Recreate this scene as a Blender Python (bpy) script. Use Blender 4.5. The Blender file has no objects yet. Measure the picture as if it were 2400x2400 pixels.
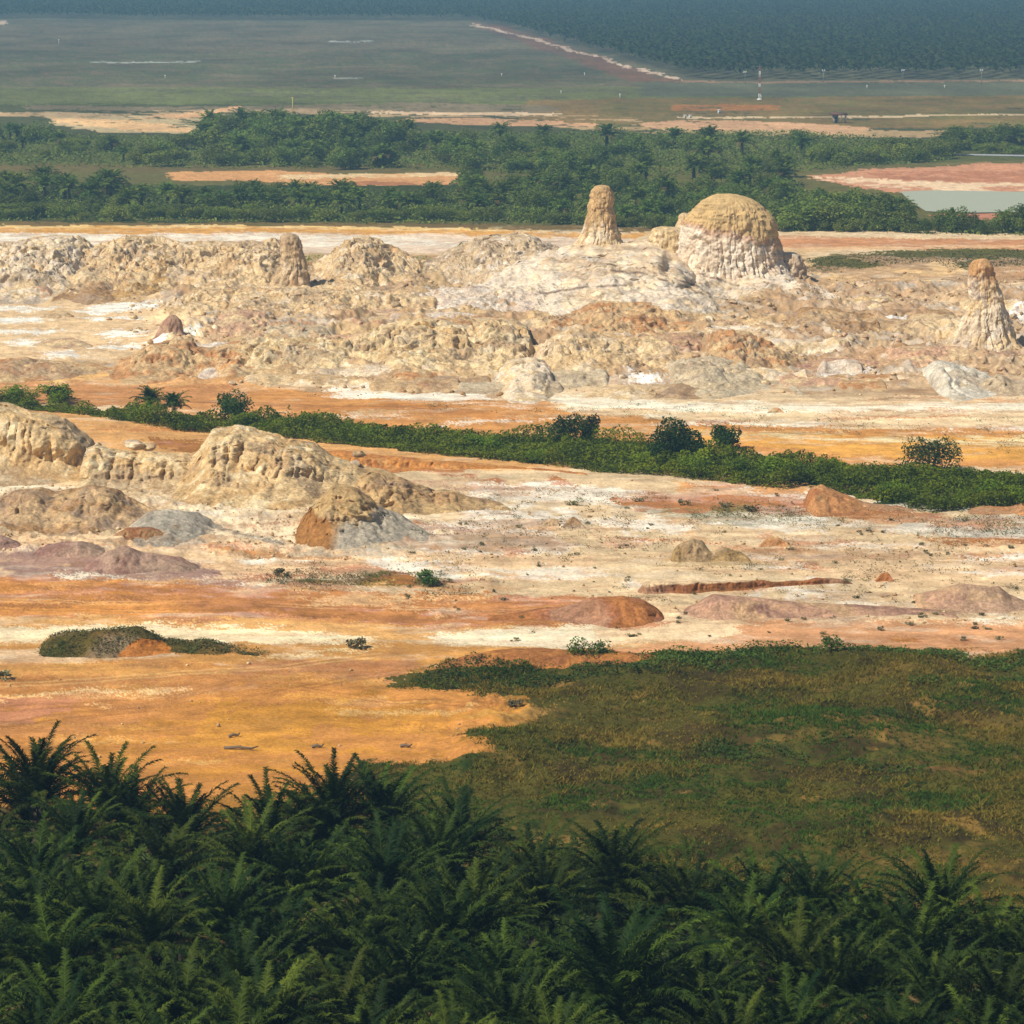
import bpy, math, random
import numpy as np

# ------------------------------------------------------------------ camera, sky, sun
S = bpy.context.scene
COL = S.collection
FP, CH = 8000.0, 60.0                    # focal length in photo pixels (photo 2400 wide), camera height in metres
PITCH = math.atan(1350.0 / FP)
cam = bpy.data.cameras.new('camera')
cam_o = bpy.data.objects.new('camera', cam)
COL.objects.link(cam_o)
cam.sensor_width = 36.0
cam.lens = 36.0 * FP / 2400.0
cam.clip_start, cam.clip_end = 1.0, 60000.0
cam_o.location = (0, 0, CH)
cam_o.rotation_euler = (math.pi / 2 - PITCH, 0, 0)
S.camera = cam_o

SUN_ELEV, SUN_AZ = math.radians(48), math.radians(-124)     # azimuth from +Y (view direction), negative = left
w = bpy.data.worlds.new('World')
S.world = w
w.use_nodes = True
nt = w.node_tree
bg = nt.nodes['Background']
sky = nt.nodes.new('ShaderNodeTexSky')
sky.sky_type = 'NISHITA'
sky.sun_disc = False
sky.sun_elevation = SUN_ELEV
sky.sun_rotation = SUN_AZ
nt.links.new(sky.outputs[0], bg.inputs[0])
bg.inputs[1].default_value = 0.065
sun = bpy.data.lights.new('sun', 'SUN')
sun.energy = 5.0
sun.angle = math.radians(0.53)
sun.color = (1.0, 0.93, 0.80)
sun_o = bpy.data.objects.new('sun', sun)
COL.objects.link(sun_o)
sd = np.array([math.sin(SUN_AZ) * math.cos(SUN_ELEV), math.cos(SUN_AZ) * math.cos(SUN_ELEV), math.sin(SUN_ELEV)])
from mathutils import Vector
sun_o.rotation_euler = Vector(sd).to_track_quat('Z', 'Y').to_euler()
sun_o.location = (0, 0, 200)
S.view_settings.view_transform = 'Standard'
S.view_settings.look = 'None'
S.view_settings.exposure = 0.08
S.view_settings.gamma = 1.0
S.cycles.volume_bounces = 1
S.cycles.max_bounces = 6
S.cycles.diffuse_bounces = 3
S.cycles.transmission_bounces = 4
S.cycles.use_adaptive_sampling = True

HAZE_DENSITY = 0.00021
HAZE_COLOR = (0.33, 0.66, 0.98)

rnd = random.Random(11)
rng = np.random.RandomState(5)

# ------------------------------------------------------------------ geometry helpers: photo pixel <-> place
SP, CP = math.sin(PITCH), math.cos(PITCH)

def ray(px, py):
    a = (np.asarray(px, float) - 1200) / FP
    b = (1200 - np.asarray(py, float)) / FP
    return a, CP + b * SP, -SP + b * CP

def gp(px, py, z=0.0):
    dx, dy, dz = ray(px, py)
    t = (z - CH) / dz
    return dx * t, dy * t

def at_depth(px, py, Y):
    dx, dy, dz = ray(px, py)
    t = Y / dy
    return dx * t, CH + dz * t

def proj(X, Y, Z):
    dz = Z - CH
    dep = Y * CP - dz * SP
    v = Y * SP + dz * CP
    return 1200 + FP * X / dep, 1200 - FP * v / dep

def ss(a, b, x):
    t = np.clip((x - a) / (b - a), 0, 1)
    return t * t * (3 - 2 * t)

T2 = rng.rand(256, 256) * 2 - 1
T3 = rng.rand(64, 64, 64) * 2 - 1

def n2(x, y):
    x = np.asarray(x, float); y = np.asarray(y, float)
    xi = np.floor(x).astype(np.int64); yi = np.floor(y).astype(np.int64)
    fx = x - xi; fy = y - yi
    fx = fx * fx * (3 - 2 * fx); fy = fy * fy * (3 - 2 * fy)
    x0 = xi & 255; x1 = (xi + 1) & 255; y0 = yi & 255; y1 = (yi + 1) & 255
    a = T2[x0, y0] + (T2[x1, y0] - T2[x0, y0]) * fx
    b = T2[x0, y1] + (T2[x1, y1] - T2[x0, y1]) * fx
    return a + (b - a) * fy

def fbm2(x, y, o=4, g=.5):
    s = 0; a = 1; t = 0
    for i in range(o):
        s = s + a * n2(x + 17.3 * i, y - 9.1 * i)
        t += a; a *= g
        x, y = (x * .8 - y * .6) * 2.03, (x * .6 + y * .8) * 2.03
    return s / t

def rid2(x, y, o=4, g=.5):
    s = 0; a = 1; t = 0
    for i in range(o):
        n = 1 - np.abs(n2(x + 31.7 * i, y + 5.3 * i)) * 2
        s = s + a * n
        t += a; a *= g
        x, y = (x * .8 - y * .6) * 2.07, (x * .6 + y * .8) * 2.07
    return s / t

def n3(x, y, z):
    r = []
    for c in (x, y, z):
        c = np.asarray(c, float)
        i = np.floor(c).astype(np.int64); f = c - i
        r.append((i & 63, (i + 1) & 63, f * f * (3 - 2 * f)))
    (x0, x1, fx), (y0, y1, fy), (z0, z1, fz) = r
    def L(yy, zz):
        a = T3[x0, yy, zz]
        return a + (T3[x1, yy, zz] - a) * fx
    a = L(y0, z0); a = a + (L(y1, z0) - a) * fy
    b = L(y0, z1); b = b + (L(y1, z1) - b) * fy
    return a + (b - a) * fz

def fbm3(x, y, z, o=4, g=.5):
    s = 0; a = 1; t = 0
    for i in range(o):
        s = s + a * n3(x + 7.7 * i, y + 3.1 * i, z - 5.9 * i)
        t += a; a *= g
        x, y, z = (x * .8 - y * .6) * 2.03, (x * .6 + y * .8) * 2.03, z * 2.03
    return s / t

def srgb(r, g, b, k=.93):
    c = np.array([r, g, b], float) / 255
    return np.where(c <= .04045, c / 12.92, ((c + .055) / 1.055) ** 2.4) * k

# ------------------------------------------------------------------ object helpers
def tag(o, label=None, cat=None, group=None, kind=None):
    if label: o['label'] = label
    if cat: o['category'] = cat
    if group: o['group'] = group
    if kind: o['kind'] = kind
    return o

def mesh_np(name, V, quads=None, tris=None, col=None, smooth=False):
    V = np.asarray(V, np.float32)
    loops = []; tot = []
    if quads is not None and len(quads):
        q = np.asarray(quads, np.int32); loops.append(q.ravel()); tot.append(np.full(len(q), 4, np.int32))
    if tris is not None and len(tris):
        t = np.asarray(tris, np.int32); loops.append(t.ravel()); tot.append(np.full(len(t), 3, np.int32))
    loops = np.concatenate(loops); tot = np.concatenate(tot)
    me = bpy.data.meshes.new(name)
    me.vertices.add(len(V)); me.vertices.foreach_set('co', V.ravel())
    me.loops.add(len(loops)); me.loops.foreach_set('vertex_index', loops)
    me.polygons.add(len(tot))
    st = np.zeros(len(tot), np.int32); st[1:] = np.cumsum(tot)[:-1]
    me.polygons.foreach_set('loop_start', st)
    try:
        me.polygons.foreach_set('loop_total', tot)
    except Exception:
        pass
    if smooth:
        me.polygons.foreach_set('use_smooth', np.ones(len(tot), bool))
    if col is not None:
        ca = me.color_attributes.new('tint', 'FLOAT_COLOR', 'POINT')
        c4 = np.ones((len(V), 4), np.float32); c4[:, :3] = col
        ca.data.foreach_set('color', c4.ravel())
    me.update(calc_edges=True)
    me.validate()
    return me

def obj(name, me, mat=None, parent=None, loc=(0, 0, 0), rz=0.0):
    if mat is not None and not me.materials:
        me.materials.append(mat)
    o = bpy.data.objects.new(name, me)
    COL.objects.link(o)
    o.location = loc
    o.rotation_euler = (0, 0, rz)
    if parent is not None:
        o.parent = parent
    return o

def empty(name, loc, rz=0.0):
    o = bpy.data.objects.new(name, None)
    COL.objects.link(o)
    o.location = loc; o.rotation_euler = (0, 0, rz)
    o.empty_display_size = .3
    return o

class MB:
    """collects simple shapes into one mesh"""
    def __init__(s): s.V = []; s.Q = []; s.T = []; s.n = 0
    def add(s, v, q=(), t=()):
        s.V += list(v)
        s.Q += [[i + s.n for i in f] for f in q]; s.T += [[i + s.n for i in f] for f in t]
        s.n = len(s.V)
    def box(s, x0, x1, y0, y1, z0, z1):
        v = [(x, y, z) for z in (z0, z1) for y in (y0, y1) for x in (x0, x1)]
        s.add(v, [(0, 2, 3, 1), (4, 5, 7, 6), (0, 1, 5, 4), (2, 6, 7, 3), (0, 4, 6, 2), (1, 3, 7, 5)])
    def tube(s, pts, rad, n=8):
        P = [np.array(p, float) for p in pts]
        v = []
        for i, p in enumerate(P):
            d = P[min(i + 1, len(P) - 1)] - P[max(i - 1, 0)]
            d = d / (np.linalg.norm(d) + 1e-9)
            a = np.cross(d, (0.0, 0, 1) if abs(d[2]) < .9 else (1.0, 0, 0)); a /= np.linalg.norm(a)
            b = np.cross(d, a)
            r = rad[i] if hasattr(rad, '__len__') else rad
            for k in range(n):
                an = 2 * math.pi * k / n
                v.append(tuple(p + r * (a * math.cos(an) + b * math.sin(an))))
        q = []
        for i in range(len(P) - 1):
            for k in range(n):
                q.append((i * n + k, i * n + (k + 1) % n, (i + 1) * n + (k + 1) % n, (i + 1) * n + k))
        c0 = len(v); v.append(tuple(P[0])); v.append(tuple(P[-1]))
        t = []
        for k in range(n):
            t.append((c0, (k + 1) % n, k)); t.append((c0 + 1, (len(P) - 1) * n + k, (len(P) - 1) * n + (k + 1) % n))
        s.add(v, q, t)
    def build(s, name, mat, parent=None, loc=(0, 0, 0), rz=0):
        return obj(name, mesh_np(name, s.V, s.Q, s.T), mat, parent, loc, rz)

# ------------------------------------------------------------------ materials
def N(nt, kind, **kw):
    n = nt.nodes.new(kind)
    for k, v in kw.items():
        setattr(n, k, v)
    return n

def base_mat(name, rough=.9, spec=.15):
    m = bpy.data.materials.new(name)
    m.use_nodes = True
    b = m.node_tree.nodes['Principled BSDF']
    b.inputs['Roughness'].default_value = rough
    b.inputs['Specular IOR Level'].default_value = spec
    return m, m.node_tree, b

def soil_mat(name, scales, lo, hi, bump, bump_scale, spec=.08, rills=False, strata=False):
    """colour attribute times layered noise, with a fine bump"""
    m, nt, b = base_mat(name, .95, spec)
    at = N(nt, 'ShaderNodeAttribute', attribute_name='tint')
    tc = N(nt, 'ShaderNodeTexCoord')
    cur = at.outputs['Color']
    for i, (sc, l, h) in enumerate(zip(scales, lo, hi)):
        no = N(nt, 'ShaderNodeTexNoise'); no.inputs['Scale'].default_value = sc
        no.inputs['Detail'].default_value = 5; no.inputs['Roughness'].default_value = .62
        nt.links.new(tc.outputs['Object'], no.inputs['Vector'])
        mr = N(nt, 'ShaderNodeMapRange')
        mr.inputs[1].default_value = .3; mr.inputs[2].default_value = .7
        mr.inputs[3].default_value = l; mr.inputs[4].default_value = h
        nt.links.new(no.outputs['Fac'], mr.inputs[0])
        mx = N(nt, 'ShaderNodeMix', data_type='RGBA', blend_type='MULTIPLY')
        mx.inputs[0].default_value = 1
        nt.links.new(cur, mx.inputs[6]); nt.links.new(mr.outputs[0], mx.inputs[7])
        cur = mx.outputs[2]
    if strata:                                            # thin tilted beds in the clay
        mp = N(nt, 'ShaderNodeMapping'); mp.inputs['Scale'].default_value = (.10, .10, 1.5); mp.inputs['Rotation'].default_value = (.05, .16, 0)
        nt.links.new(tc.outputs['Object'], mp.inputs['Vector'])
        no = N(nt, 'ShaderNodeTexNoise'); no.inputs['Scale'].default_value = 1.0
        no.inputs['Detail'].default_value = 7; no.inputs['Roughness'].default_value = .72
        nt.links.new(mp.outputs[0], no.inputs['Vector'])
        mr = N(nt, 'ShaderNodeMapRange')
        mr.inputs[1].default_value = .34; mr.inputs[2].default_value = .5; mr.inputs[3].default_value = .66; mr.inputs[4].default_value = 1.06
        nt.links.new(no.outputs['Fac'], mr.inputs[0])
        mx = N(nt, 'ShaderNodeMix', data_type='RGBA', blend_type='MULTIPLY'); mx.inputs[0].default_value = 1
        nt.links.new(cur, mx.inputs[6]); nt.links.new(mr.outputs[0], mx.inputs[7]); cur = mx.outputs[2]
    if rills:                                             # wash stains running down the faces
        mp = N(nt, 'ShaderNodeMapping'); mp.inputs['Scale'].default_value = (1.6, 1.1, .28)
        nt.links.new(tc.outputs['Object'], mp.inputs['Vector'])
        no = N(nt, 'ShaderNodeTexNoise'); no.inputs['Scale'].default_value = 1.0
        no.inputs['Detail'].default_value = 6; no.inputs['Roughness'].default_value = .7
        nt.links.new(mp.outputs[0], no.inputs['Vector'])
        mr = N(nt, 'ShaderNodeMapRange')
        mr.inputs[1].default_value = .36; mr.inputs[2].default_value = .62; mr.inputs[3].default_value = .72; mr.inputs[4].default_value = 1.12
        nt.links.new(no.outputs['Fac'], mr.inputs[0])
        mx = N(nt, 'ShaderNodeMix', data_type='RGBA', blend_type='MULTIPLY'); mx.inputs[0].default_value = 1
        nt.links.new(cur, mx.inputs[6]); nt.links.new(mr.outputs[0], mx.inputs[7]); cur = mx.outputs[2]
    nt.links.new(cur, b.inputs['Base Color'])
    no = N(nt, 'ShaderNodeTexNoise'); no.inputs['Scale'].default_value = bump_scale
    no.inputs['Detail'].default_value = 6; no.inputs['Roughness'].default_value = .65
    nt.links.new(tc.outputs['Object'], no.inputs['Vector'])
    bp = N(nt, 'ShaderNodeBump'); bp.inputs['Strength'].default_value = 1.0
    bp.inputs['Distance'].default_value = bump
    nt.links.new(no.outputs['Fac'], bp.inputs['Height'])
    nt.links.new(bp.outputs[0], b.inputs['Normal'])
    return m

def leaf_mat(name, rough=.55, spec=.25, trans=.25, vary=.35):
    m, nt, b = base_mat(name, rough, spec)
    at = N(nt, 'ShaderNodeAttribute', attribute_name='tint')
    oi = N(nt, 'ShaderNodeObjectInfo')
    hs = N(nt, 'ShaderNodeHueSaturation')
    mr = N(nt, 'ShaderNodeMapRange'); mr.inputs[3].default_value = 1 - vary; mr.inputs[4].default_value = 1 + vary
    nt.links.new(oi.outputs['Random'], mr.inputs[0])
    nt.links.new(mr.outputs[0], hs.inputs['Value'])
    mr2 = N(nt, 'ShaderNodeMapRange'); mr2.inputs[3].default_value = .485; mr2.inputs[4].default_value = .515
    mu = N(nt, 'ShaderNodeMath', operation='MULTIPLY'); mu.inputs[1].default_value = 7.31
    fr = N(nt, 'ShaderNodeMath', operation='FRACT')
    nt.links.new(oi.outputs['Random'], mu.inputs[0]); nt.links.new(mu.outputs[0], fr.inputs[0])
    nt.links.new(fr.outputs[0], mr2.inputs[0]); nt.links.new(mr2.outputs[0], hs.inputs['Hue'])
    nt.links.new(at.outputs['Color'], hs.inputs['Color'])
    nt.links.new(hs.outputs[0], b.inputs['Base Color'])
    tr = N(nt, 'ShaderNodeBsdfTranslucent')
    nt.links.new(hs.outputs[0], tr.inputs['Color'])
    ms = N(nt, 'ShaderNodeMixShader'); ms.inputs[0].default_value = trans
    out = nt.nodes['Material Output']
    nt.links.new(b.outputs[0], ms.inputs[1]); nt.links.new(tr.outputs[0], ms.inputs[2])
    nt.links.new(ms.outputs[0], out.inputs['Surface'])
    return m

def plain(name, c, rough=.7, spec=.2, var=.15, sc=6):
    m, nt, b = base_mat(name, rough, spec)
    tc = N(nt, 'ShaderNodeTexCoord')
    no = N(nt, 'ShaderNodeTexNoise'); no.inputs['Scale'].default_value = sc; no.inputs['Detail'].default_value = 4
    nt.links.new(tc.outputs['Object'], no.inputs['Vector'])
    rp = N(nt, 'ShaderNodeMix', data_type='RGBA')
    rp.inputs[6].default_value = tuple(v * (1 - var) for v in c) + (1,)
    rp.inputs[7].default_value = tuple(min(v * (1 + var), 1) for v in c) + (1,)
    nt.links.new(no.outputs['Fac'], rp.inputs[0]); nt.links.new(rp.outputs[2], b.inputs['Base Color'])
    return m

M_GROUND = soil_mat('bare_soil', [.045, .35, 2.6], [.86, .80, .78], [1.10, 1.16, 1.18], .10, 3.0)
M_CLAY = soil_mat('weathered_clay', [.25, 1.1, 4.0], [.90, .80, .66], [1.08, 1.14, 1.26], .14, 2.6, rills=True)
M_BED = soil_mat('bedded_clay', [.25, 1.1, 4.0], [.92, .84, .78], [1.06, 1.12, 1.18], .14, 2.6, strata=True)
M_PALM = leaf_mat('palm_frond', .6, .10, .25, .35)
M_FARPALM = leaf_mat('distant_palm_frond', .7, .08, .25, .30)
M_LEAF = leaf_mat('broad_leaf', .6, .15, .25, .38)
M_GRASS = leaf_mat('dry_grass', .8, .1, .25, .15)
M_TRUNK = plain('palm_trunk', (.055, .042, .03), .9)
M_WOOD = plain('dead_wood', (.16, .12, .085), .9)
M_WHITE = plain('white_paint', (.78, .78, .76), .6, var=.05)
M_REDPAINT = plain('faded_red_paint', (.30, .10, .06), .7)
M_STEEL = plain('grey_steel', (.22, .23, .24), .5, .4)
M_ROOF = plain('rusty_roof_sheet', (.14, .06, .045), .7)
M_WALLB = plain('grimy_plaster', (.26, .21, .18), .85)
M_DARK = plain('doorway_shade', (.02, .02, .02), .8)
M_YELLOW = plain('yellow_paint', (.7, .55, .12), .6)

# ------------------------------------------------------------------ ground relief
def uv_of(X, Y):
    return proj(X, Y, np.zeros_like(np.asarray(X, float)))

def pip(poly, u, v):
    P = np.asarray(poly, float)
    r = np.zeros(u.shape, bool)
    n = len(P); j = n - 1
    for i in range(n):
        xi, yi = P[i]; xj, yj = P[j]
        if yi != yj:
            c = (yi > v) != (yj > v)
            r ^= c & (u < (xj - xi) * (v - yi) / (yj - yi) + xi)
        j = i
    return r

def gh(X, Y):
    X = np.asarray(X, float); Y = np.asarray(Y, float)
    Ys = np.maximum(Y, 90)
    u, v = uv_of(X, Ys)
    z = .30 * fbm2(X / 31, Y / 31, 3) + .06 * fbm2(X / 2.4, Y / 2.4, 3)
    bad = ss(590, 650, v) * (1 - ss(875, 925, v))
    bad = bad * (1 - .82 * ss(430, 330, u) * ss(680, 710, v))
    bad = bad * (1 - .75 * ss(1880, 1960, u) * ss(690, 660, v))
    z = z + bad * (2.1 * np.maximum(rid2(X / 11, Y / 16, 5, .58), -.2) + .8 * rid2(X / 2.6, Y / 3.2, 4, .6) + .2)
    gr = ss(1500, 1560, v) * ss(900, 1250, u + (v - 1600) * .4)
    z = z + gr * (1.15 * fbm2(X / 8, Y / 9, 4) + .34 * rid2(X / 2.4, Y / 3, 3) + .6)
    nr_ = ss(1135, 1170, v) * (1 - ss(1285, 1325, v)) * (1 - ss(850, 1150, u))
    z = z + nr_ * (.55 * rid2(X / 5, Y / 6, 5, .6) + .25 * rid2(X / 1.6, Y / 2, 3) + .1)
    fl = ss(1090, 1140, v) * (1 - ss(1440, 1500, v))
    z = z + fl * (.16 * rid2(X / 4.2, Y / 6, 4))
    fa = ss(330, 120, v)
    z = z + fa * 1.0 * fbm2(X / 90, Y / 120, 3)
    return z

def gz(X, Y):
    return float(gh(np.array([X]), np.array([Y]))[0])

# ------------------------------------------------------------------ ground sheet with the soils painted where they lie
STRIP_F = [(-400, 945), (-100, 945), (0, 950), (100, 962), (200, 972), (330, 996), (470, 1014), (600, 1016), (740, 1036), (940, 1050), (1000, 1062), (1200, 1080), (1400, 1108), (1600, 1124), (1840, 1148),
           (1900, 1140), (2000, 1160), (2090, 1184), (2200, 1204), (2270, 1196), (2400, 1198), (2800, 1215)]
STRIP_B = [(2800, 1138), (2400, 1118), (2300, 1112), (2150, 1104), (2000, 1098), (1900, 1090), (1800, 1080), (1640, 1064), (1500, 1042), (1330, 1030), (1200, 1028), (960, 1012), (830, 994), (620, 990), (500, 988), (300, 972), (160, 956), (0, 938), (-400, 930)]

def warm(C, g=.40, b=.125):
    C = C.copy()
    k = C[:, 1] < (g + .015) * C[:, 0]
    C[k, 1] = np.maximum(C[k, 1], C[k, 0] * g); C[k, 2] = np.maximum(C[k, 2], C[k, 0] * b)
    return np.clip(C, .004, .9)

def build_ground():
    rows = np.concatenate([
        [-149.2, -148.5, -147, -144, -140, -132, -120, -100, -80, -60, -40, -25, -12],
        np.arange(0, 560, 2.0), np.arange(560, 960, .9), np.arange(960, 1560, 1.6), np.arange(1560, 2140, 2.2),
        np.arange(2140, 2500, 12), [2600, 2800, 3200, 4000, 6000]])
    cols = np.concatenate([
        [-90000, -40000, -18000, -9000, -5000, -3000, -2000, -1300, -900, -700, -550], np.arange(-420, 0, 12.0),
        np.arange(0, 2400, 2.9), np.arange(2400, 2840, 12.0), [2950, 3100, 3300, 3700, 4400, 5400, 7400, 11400, 20400, 42400, 92400]])
    u, v = np.meshgrid(cols, rows)
    X, Y = gp(u, v)
    Z = gh(X, Y)
    nr, nc = u.shape
    idx = np.arange(nr * nc).reshape(nr, nc)
    Q = np.stack([idx[:-1, :-1], idx[1:, :-1], idx[1:, 1:], idx[:-1, 1:]], -1).reshape(-1, 4)
    x, y = X.ravel(), Y.ravel()
    far = np.clip(y / 420, .35, 4)
    # soil boundaries wander: shift the place that is looked up
    fm = np.minimum(far, 1.5)
    wx = 2.4 * fbm2(x / 14, y / 18, 4) * fm + 2.2 * fbm2(x / 2.2, y / 2.0, 4, .65) * fm + 1.0 * fbm2(x / 80, y / 80, 3) * np.maximum(far - 1.2, 0)
    wy = 3.4 * fbm2(x / 16 + 40, y / 14 + 9, 4) * fm + 4.2 * fbm2(x / 2.6 + 70, y / 2.0, 4, .65) * fm + 2 * fbm2(x / 90 + 9, y / 70, 3) * np.maximum(far - 1.2, 0)
    near_ = (y < 700)
    wx = wx + near_ * rng.normal(0, .22, len(x)); wy = wy + near_ * rng.normal(0, .75, len(x)) * np.clip(y / 400, .5, 1.2)
    uu, vv = proj(x + wx, np.maximum(y + wy, 60), np.zeros_like(x))
    streak = fbm2(x / 9, y / 14 + 3, 4) * .7 + .3 * fbm2(x / 1.6, y / 1.9, 3)
    streak2 = fbm2(x / 24 + 11, y / 9 + 3, 4) * .6 + .4 * fbm2(x / 2.8 + 50, y / 2.2, 3)
    fine = fbm2(x / .7, y / 1.0, 3)
    # wide starting soils by distance
    C = np.zeros((len(x), 3))
    def lerp(c, a):
        a = np.clip(a, 0, 1)[:, None]
        C[:] = C * (1 - a) + np.asarray(c)[None] * a
    sand, ochre, red = srgb(214, 160, 96), srgb(205, 142, 62), srgb(176, 104, 66)
    white, cream, pink = srgb(246, 232, 210), srgb(228, 200, 158), srgb(212, 168, 138)
    olive, dgreen, tan = srgb(104, 98, 50), srgb(48, 66, 30), srgb(196, 160, 116)
    greyc, mauve = srgb(190, 180, 168), srgb(170, 136, 122)
    lerp(olive, np.ones(len(x)))
    lerp(srgb(78, 80, 46), (vv < 330) * 1.0)
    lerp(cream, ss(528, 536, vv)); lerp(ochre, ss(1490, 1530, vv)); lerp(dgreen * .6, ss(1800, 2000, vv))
    def P(c, poly, cov=1.0, n=None, a=1.0):
        pts = np.asarray(poly, float)
        m = np.where((uu > pts[:, 0].min() - 1) & (uu < pts[:, 0].max() + 1) & (vv > pts[:, 1].min() - 1) & (vv < pts[:, 1].max() + 1))[0]
        if not len(m): return
        k = pip(poly, uu[m], vv[m]) * a
        if cov < 1:
            nn = (streak if n is None else n)[m]
            th = (.5 - cov) * .9
            k = k * ss(th - .10, th + .10, nn)
        C[m] = C[m] * (1 - k[:, None]) + np.asarray(c)[None] * k[:, None]
    def R(c, x0, y0, x1, y1, cov=1.0, n=None, a=1.0):
        P(c, [(x0, y0), (x1, y0), (x1, y1), (x0, y1)], cov, n, a)
    def L(c, pts, wd, cov=1.0, a=1.0):
        up = [(p[0], p[1] - wd / 2) for p in pts]; dn = [(p[0], p[1] + wd / 2) for p in pts[::-1]]
        P(c, up + dn, cov, streak2, a)
    W = -500, 2900
    # far field
    R(srgb(96, 92, 66), W[0], 20, W[1], 240)
    R(srgb(118, 102, 78), -400, 50, 1500, 230, .55, streak2, .6)
    R(srgb(84, 90, 58), -400, 120, 1500, 200, .5, streak, .7)
    R(srgb(108, 114, 60), -400, 205, 2900, 245, .7, streak2, .8)
    P(srgb(120, 88, 66), [(1090, 52), (1180, 60), (1500, 165), (1600, 192), (1480, 192), (1250, 110)], .8)
    L(srgb(205, 180, 156), [(1108, 58), (1180, 73), (1300, 106), (1420, 142), (1520, 170), (1600, 189)], 4.5)
    L(srgb(150, 120, 92), [(1590, 191), (1800, 193), (2100, 190), (2900, 188)], 4, .8)
    R(srgb(98, 98, 74), 1500, 194, 2900, 226)
    P(srgb(132, 108, 62), [(1230, 235), (1500, 230), (2900, 224), (2900, 300), (1900, 300), (1500, 290), (1230, 290)], .9)
    R(srgb(110, 104, 52), 1400, 230, 2900, 300, .45, streak2, .8)
    R(srgb(172, 98, 58), 1580, 244, 1820, 258, .7)
    L(srgb(222, 196, 156), [(1600, 276), (1800, 276), (2000, 274), (2200, 270), (2900, 268)], 3.4)
    P(srgb(214, 168, 126), [(1480, 289), (1600, 281), (1760, 284), (1900, 291), (2050, 300), (2040, 314), (1940, 318), (1800, 306), (1560, 304)], .85)
    P(srgb(226, 196, 160), [(860, 258), (1040, 258), (1320, 264), (1320, 270), (1000, 268), (860, 266)])
    P(srgb(206, 160, 118), [(940, 275), (1150, 276), (1400, 288), (1400, 298), (1100, 292), (940, 284)], .85)
    P(srgb(126, 112, 84), [(60, 246), (460, 250), (900, 240), (1300, 245), (1300, 262), (500, 262), (60, 256)], .8)
    P(srgb(212, 164, 116), [(120, 272), (300, 276), (470, 262), (560, 248), (560, 254), (480, 274), (400, 284), (300, 284), (120, 284)], .9)
    P(srgb(190, 170, 128), [(100, 262), (470, 276), (470, 314), (240, 310), (120, 290)], .8)
    P(srgb(224, 182, 130), [(120, 276), (300, 282), (450, 300), (440, 312), (300, 306), (210, 296), (120, 286)], .9)
    R(srgb(190, 190, 180), 205, 141, 465, 147, .55, streak2, .8)
    R(srgb(170, 170, 160), 768, 95, 870, 98, .7, streak2)
    R(srgb(170, 170, 160), 785, 182, 855, 185, .6, streak2, .7)
    R(srgb(200, 176, 150), -60, 48, 14, 58)
    P(srgb(206, 172, 130), [(-400, 268), (200, 262), (700, 252), (1100, 262), (1500, 276), (1500, 284), (1000, 274), (600, 268), (100, 276), (-400, 280)], .5, streak2, .7)
    P(srgb(196, 164, 118), [(1300, 296), (1700, 300), (2100, 306), (2900, 300), (2900, 316), (2000, 322), (1500, 312)], .6, streak2, .8)
    # ground in and between the tree belts
    R(srgb(92, 94, 46), W[0], 326, W[1], 390)
    R(srgb(112, 98, 56), W[0], 386, 1250, 404, .8)
    P(srgb(216, 160, 104), [(400, 404), (650, 398), (800, 408), (1080, 404), (1080, 416), (1060, 440), (860, 440), (640, 432), (560, 424), (420, 424)])
    P(srgb(232, 200, 150), [(650, 410), (860, 406), (1090, 404), (1090, 411), (900, 416), (640, 420)], .9)
    R(srgb(172, 112, 76), 820, 424, 1060, 444, .55)
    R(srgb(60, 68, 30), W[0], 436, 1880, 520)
    P(srgb(110, 104, 58), [(1880, 386), (2900, 372), (2900, 400), (1880, 410)], .8)
    P(srgb(206, 148, 112), [(1890, 412), (2010, 400), (2200, 390), (2280, 384), (2900, 384), (2900, 450), (2100, 450), (1990, 436)])
    P(srgb(186, 122, 92), [(2000, 404), (2900, 396), (2900, 426), (2080, 424)], .6)
    P(srgb(238, 206, 168), [(1890, 412), (2060, 420), (2400, 432), (2900, 434), (2900, 452), (2200, 446), (2020, 434)], .8)
    R(srgb(190, 130, 100), 2200, 496, 2900, 512, .8)
    P(srgb(90, 88, 40), [(W[0], 512), (1880, 522), (2300, 548), (2900, 556), (2900, 520), (W[0], 505)])
    # road and flats behind the badlands
    P(srgb(120, 98, 54), [(W[0], 517), (1000, 522), (1800, 540), (1800, 548), (900, 534), (W[0], 528)], .85)
    P(srgb(222, 164, 84), [(W[0], 529), (500, 530), (1000, 536), (1500, 546), (1500, 556), (1000, 548), (W[0], 541)])
    P(srgb(238, 200, 130), [(W[0], 527), (500, 528), (1000, 533), (1300, 539), (1300, 543), (700, 536), (W[0], 532)], .8)
    P(srgb(232, 206, 178), [(W[0], 541), (1000, 549), (1500, 556), (1500, 600), (W[0], 600)])
    P(white, [(W[0], 545), (600, 548), (1000, 556), (1100, 580), (W[0], 580)], .55, streak2)
    P(srgb(206, 146, 100), [(1800, 552), (2400, 560), (2900, 566), (2900, 592), (2300, 584), (1820, 590)])
    P(srgb(228, 186, 138), [(1800, 580), (2100, 576), (2400, 572), (2400, 578), (2000, 590), (1800, 594)], .8)
    P(srgb(98, 92, 38), [(1870, 612), (2000, 596), (2200, 586), (2900, 580), (2900, 640), (2300, 632), (2220, 640), (2180, 612), (2000, 634), (1870, 642)])
    P(srgb(226, 188, 134), [(1880, 642), (2010, 632), (2150, 606), (2250, 606), (2260, 640), (2180, 660), (2300, 700), (1900, 690)])
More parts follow.
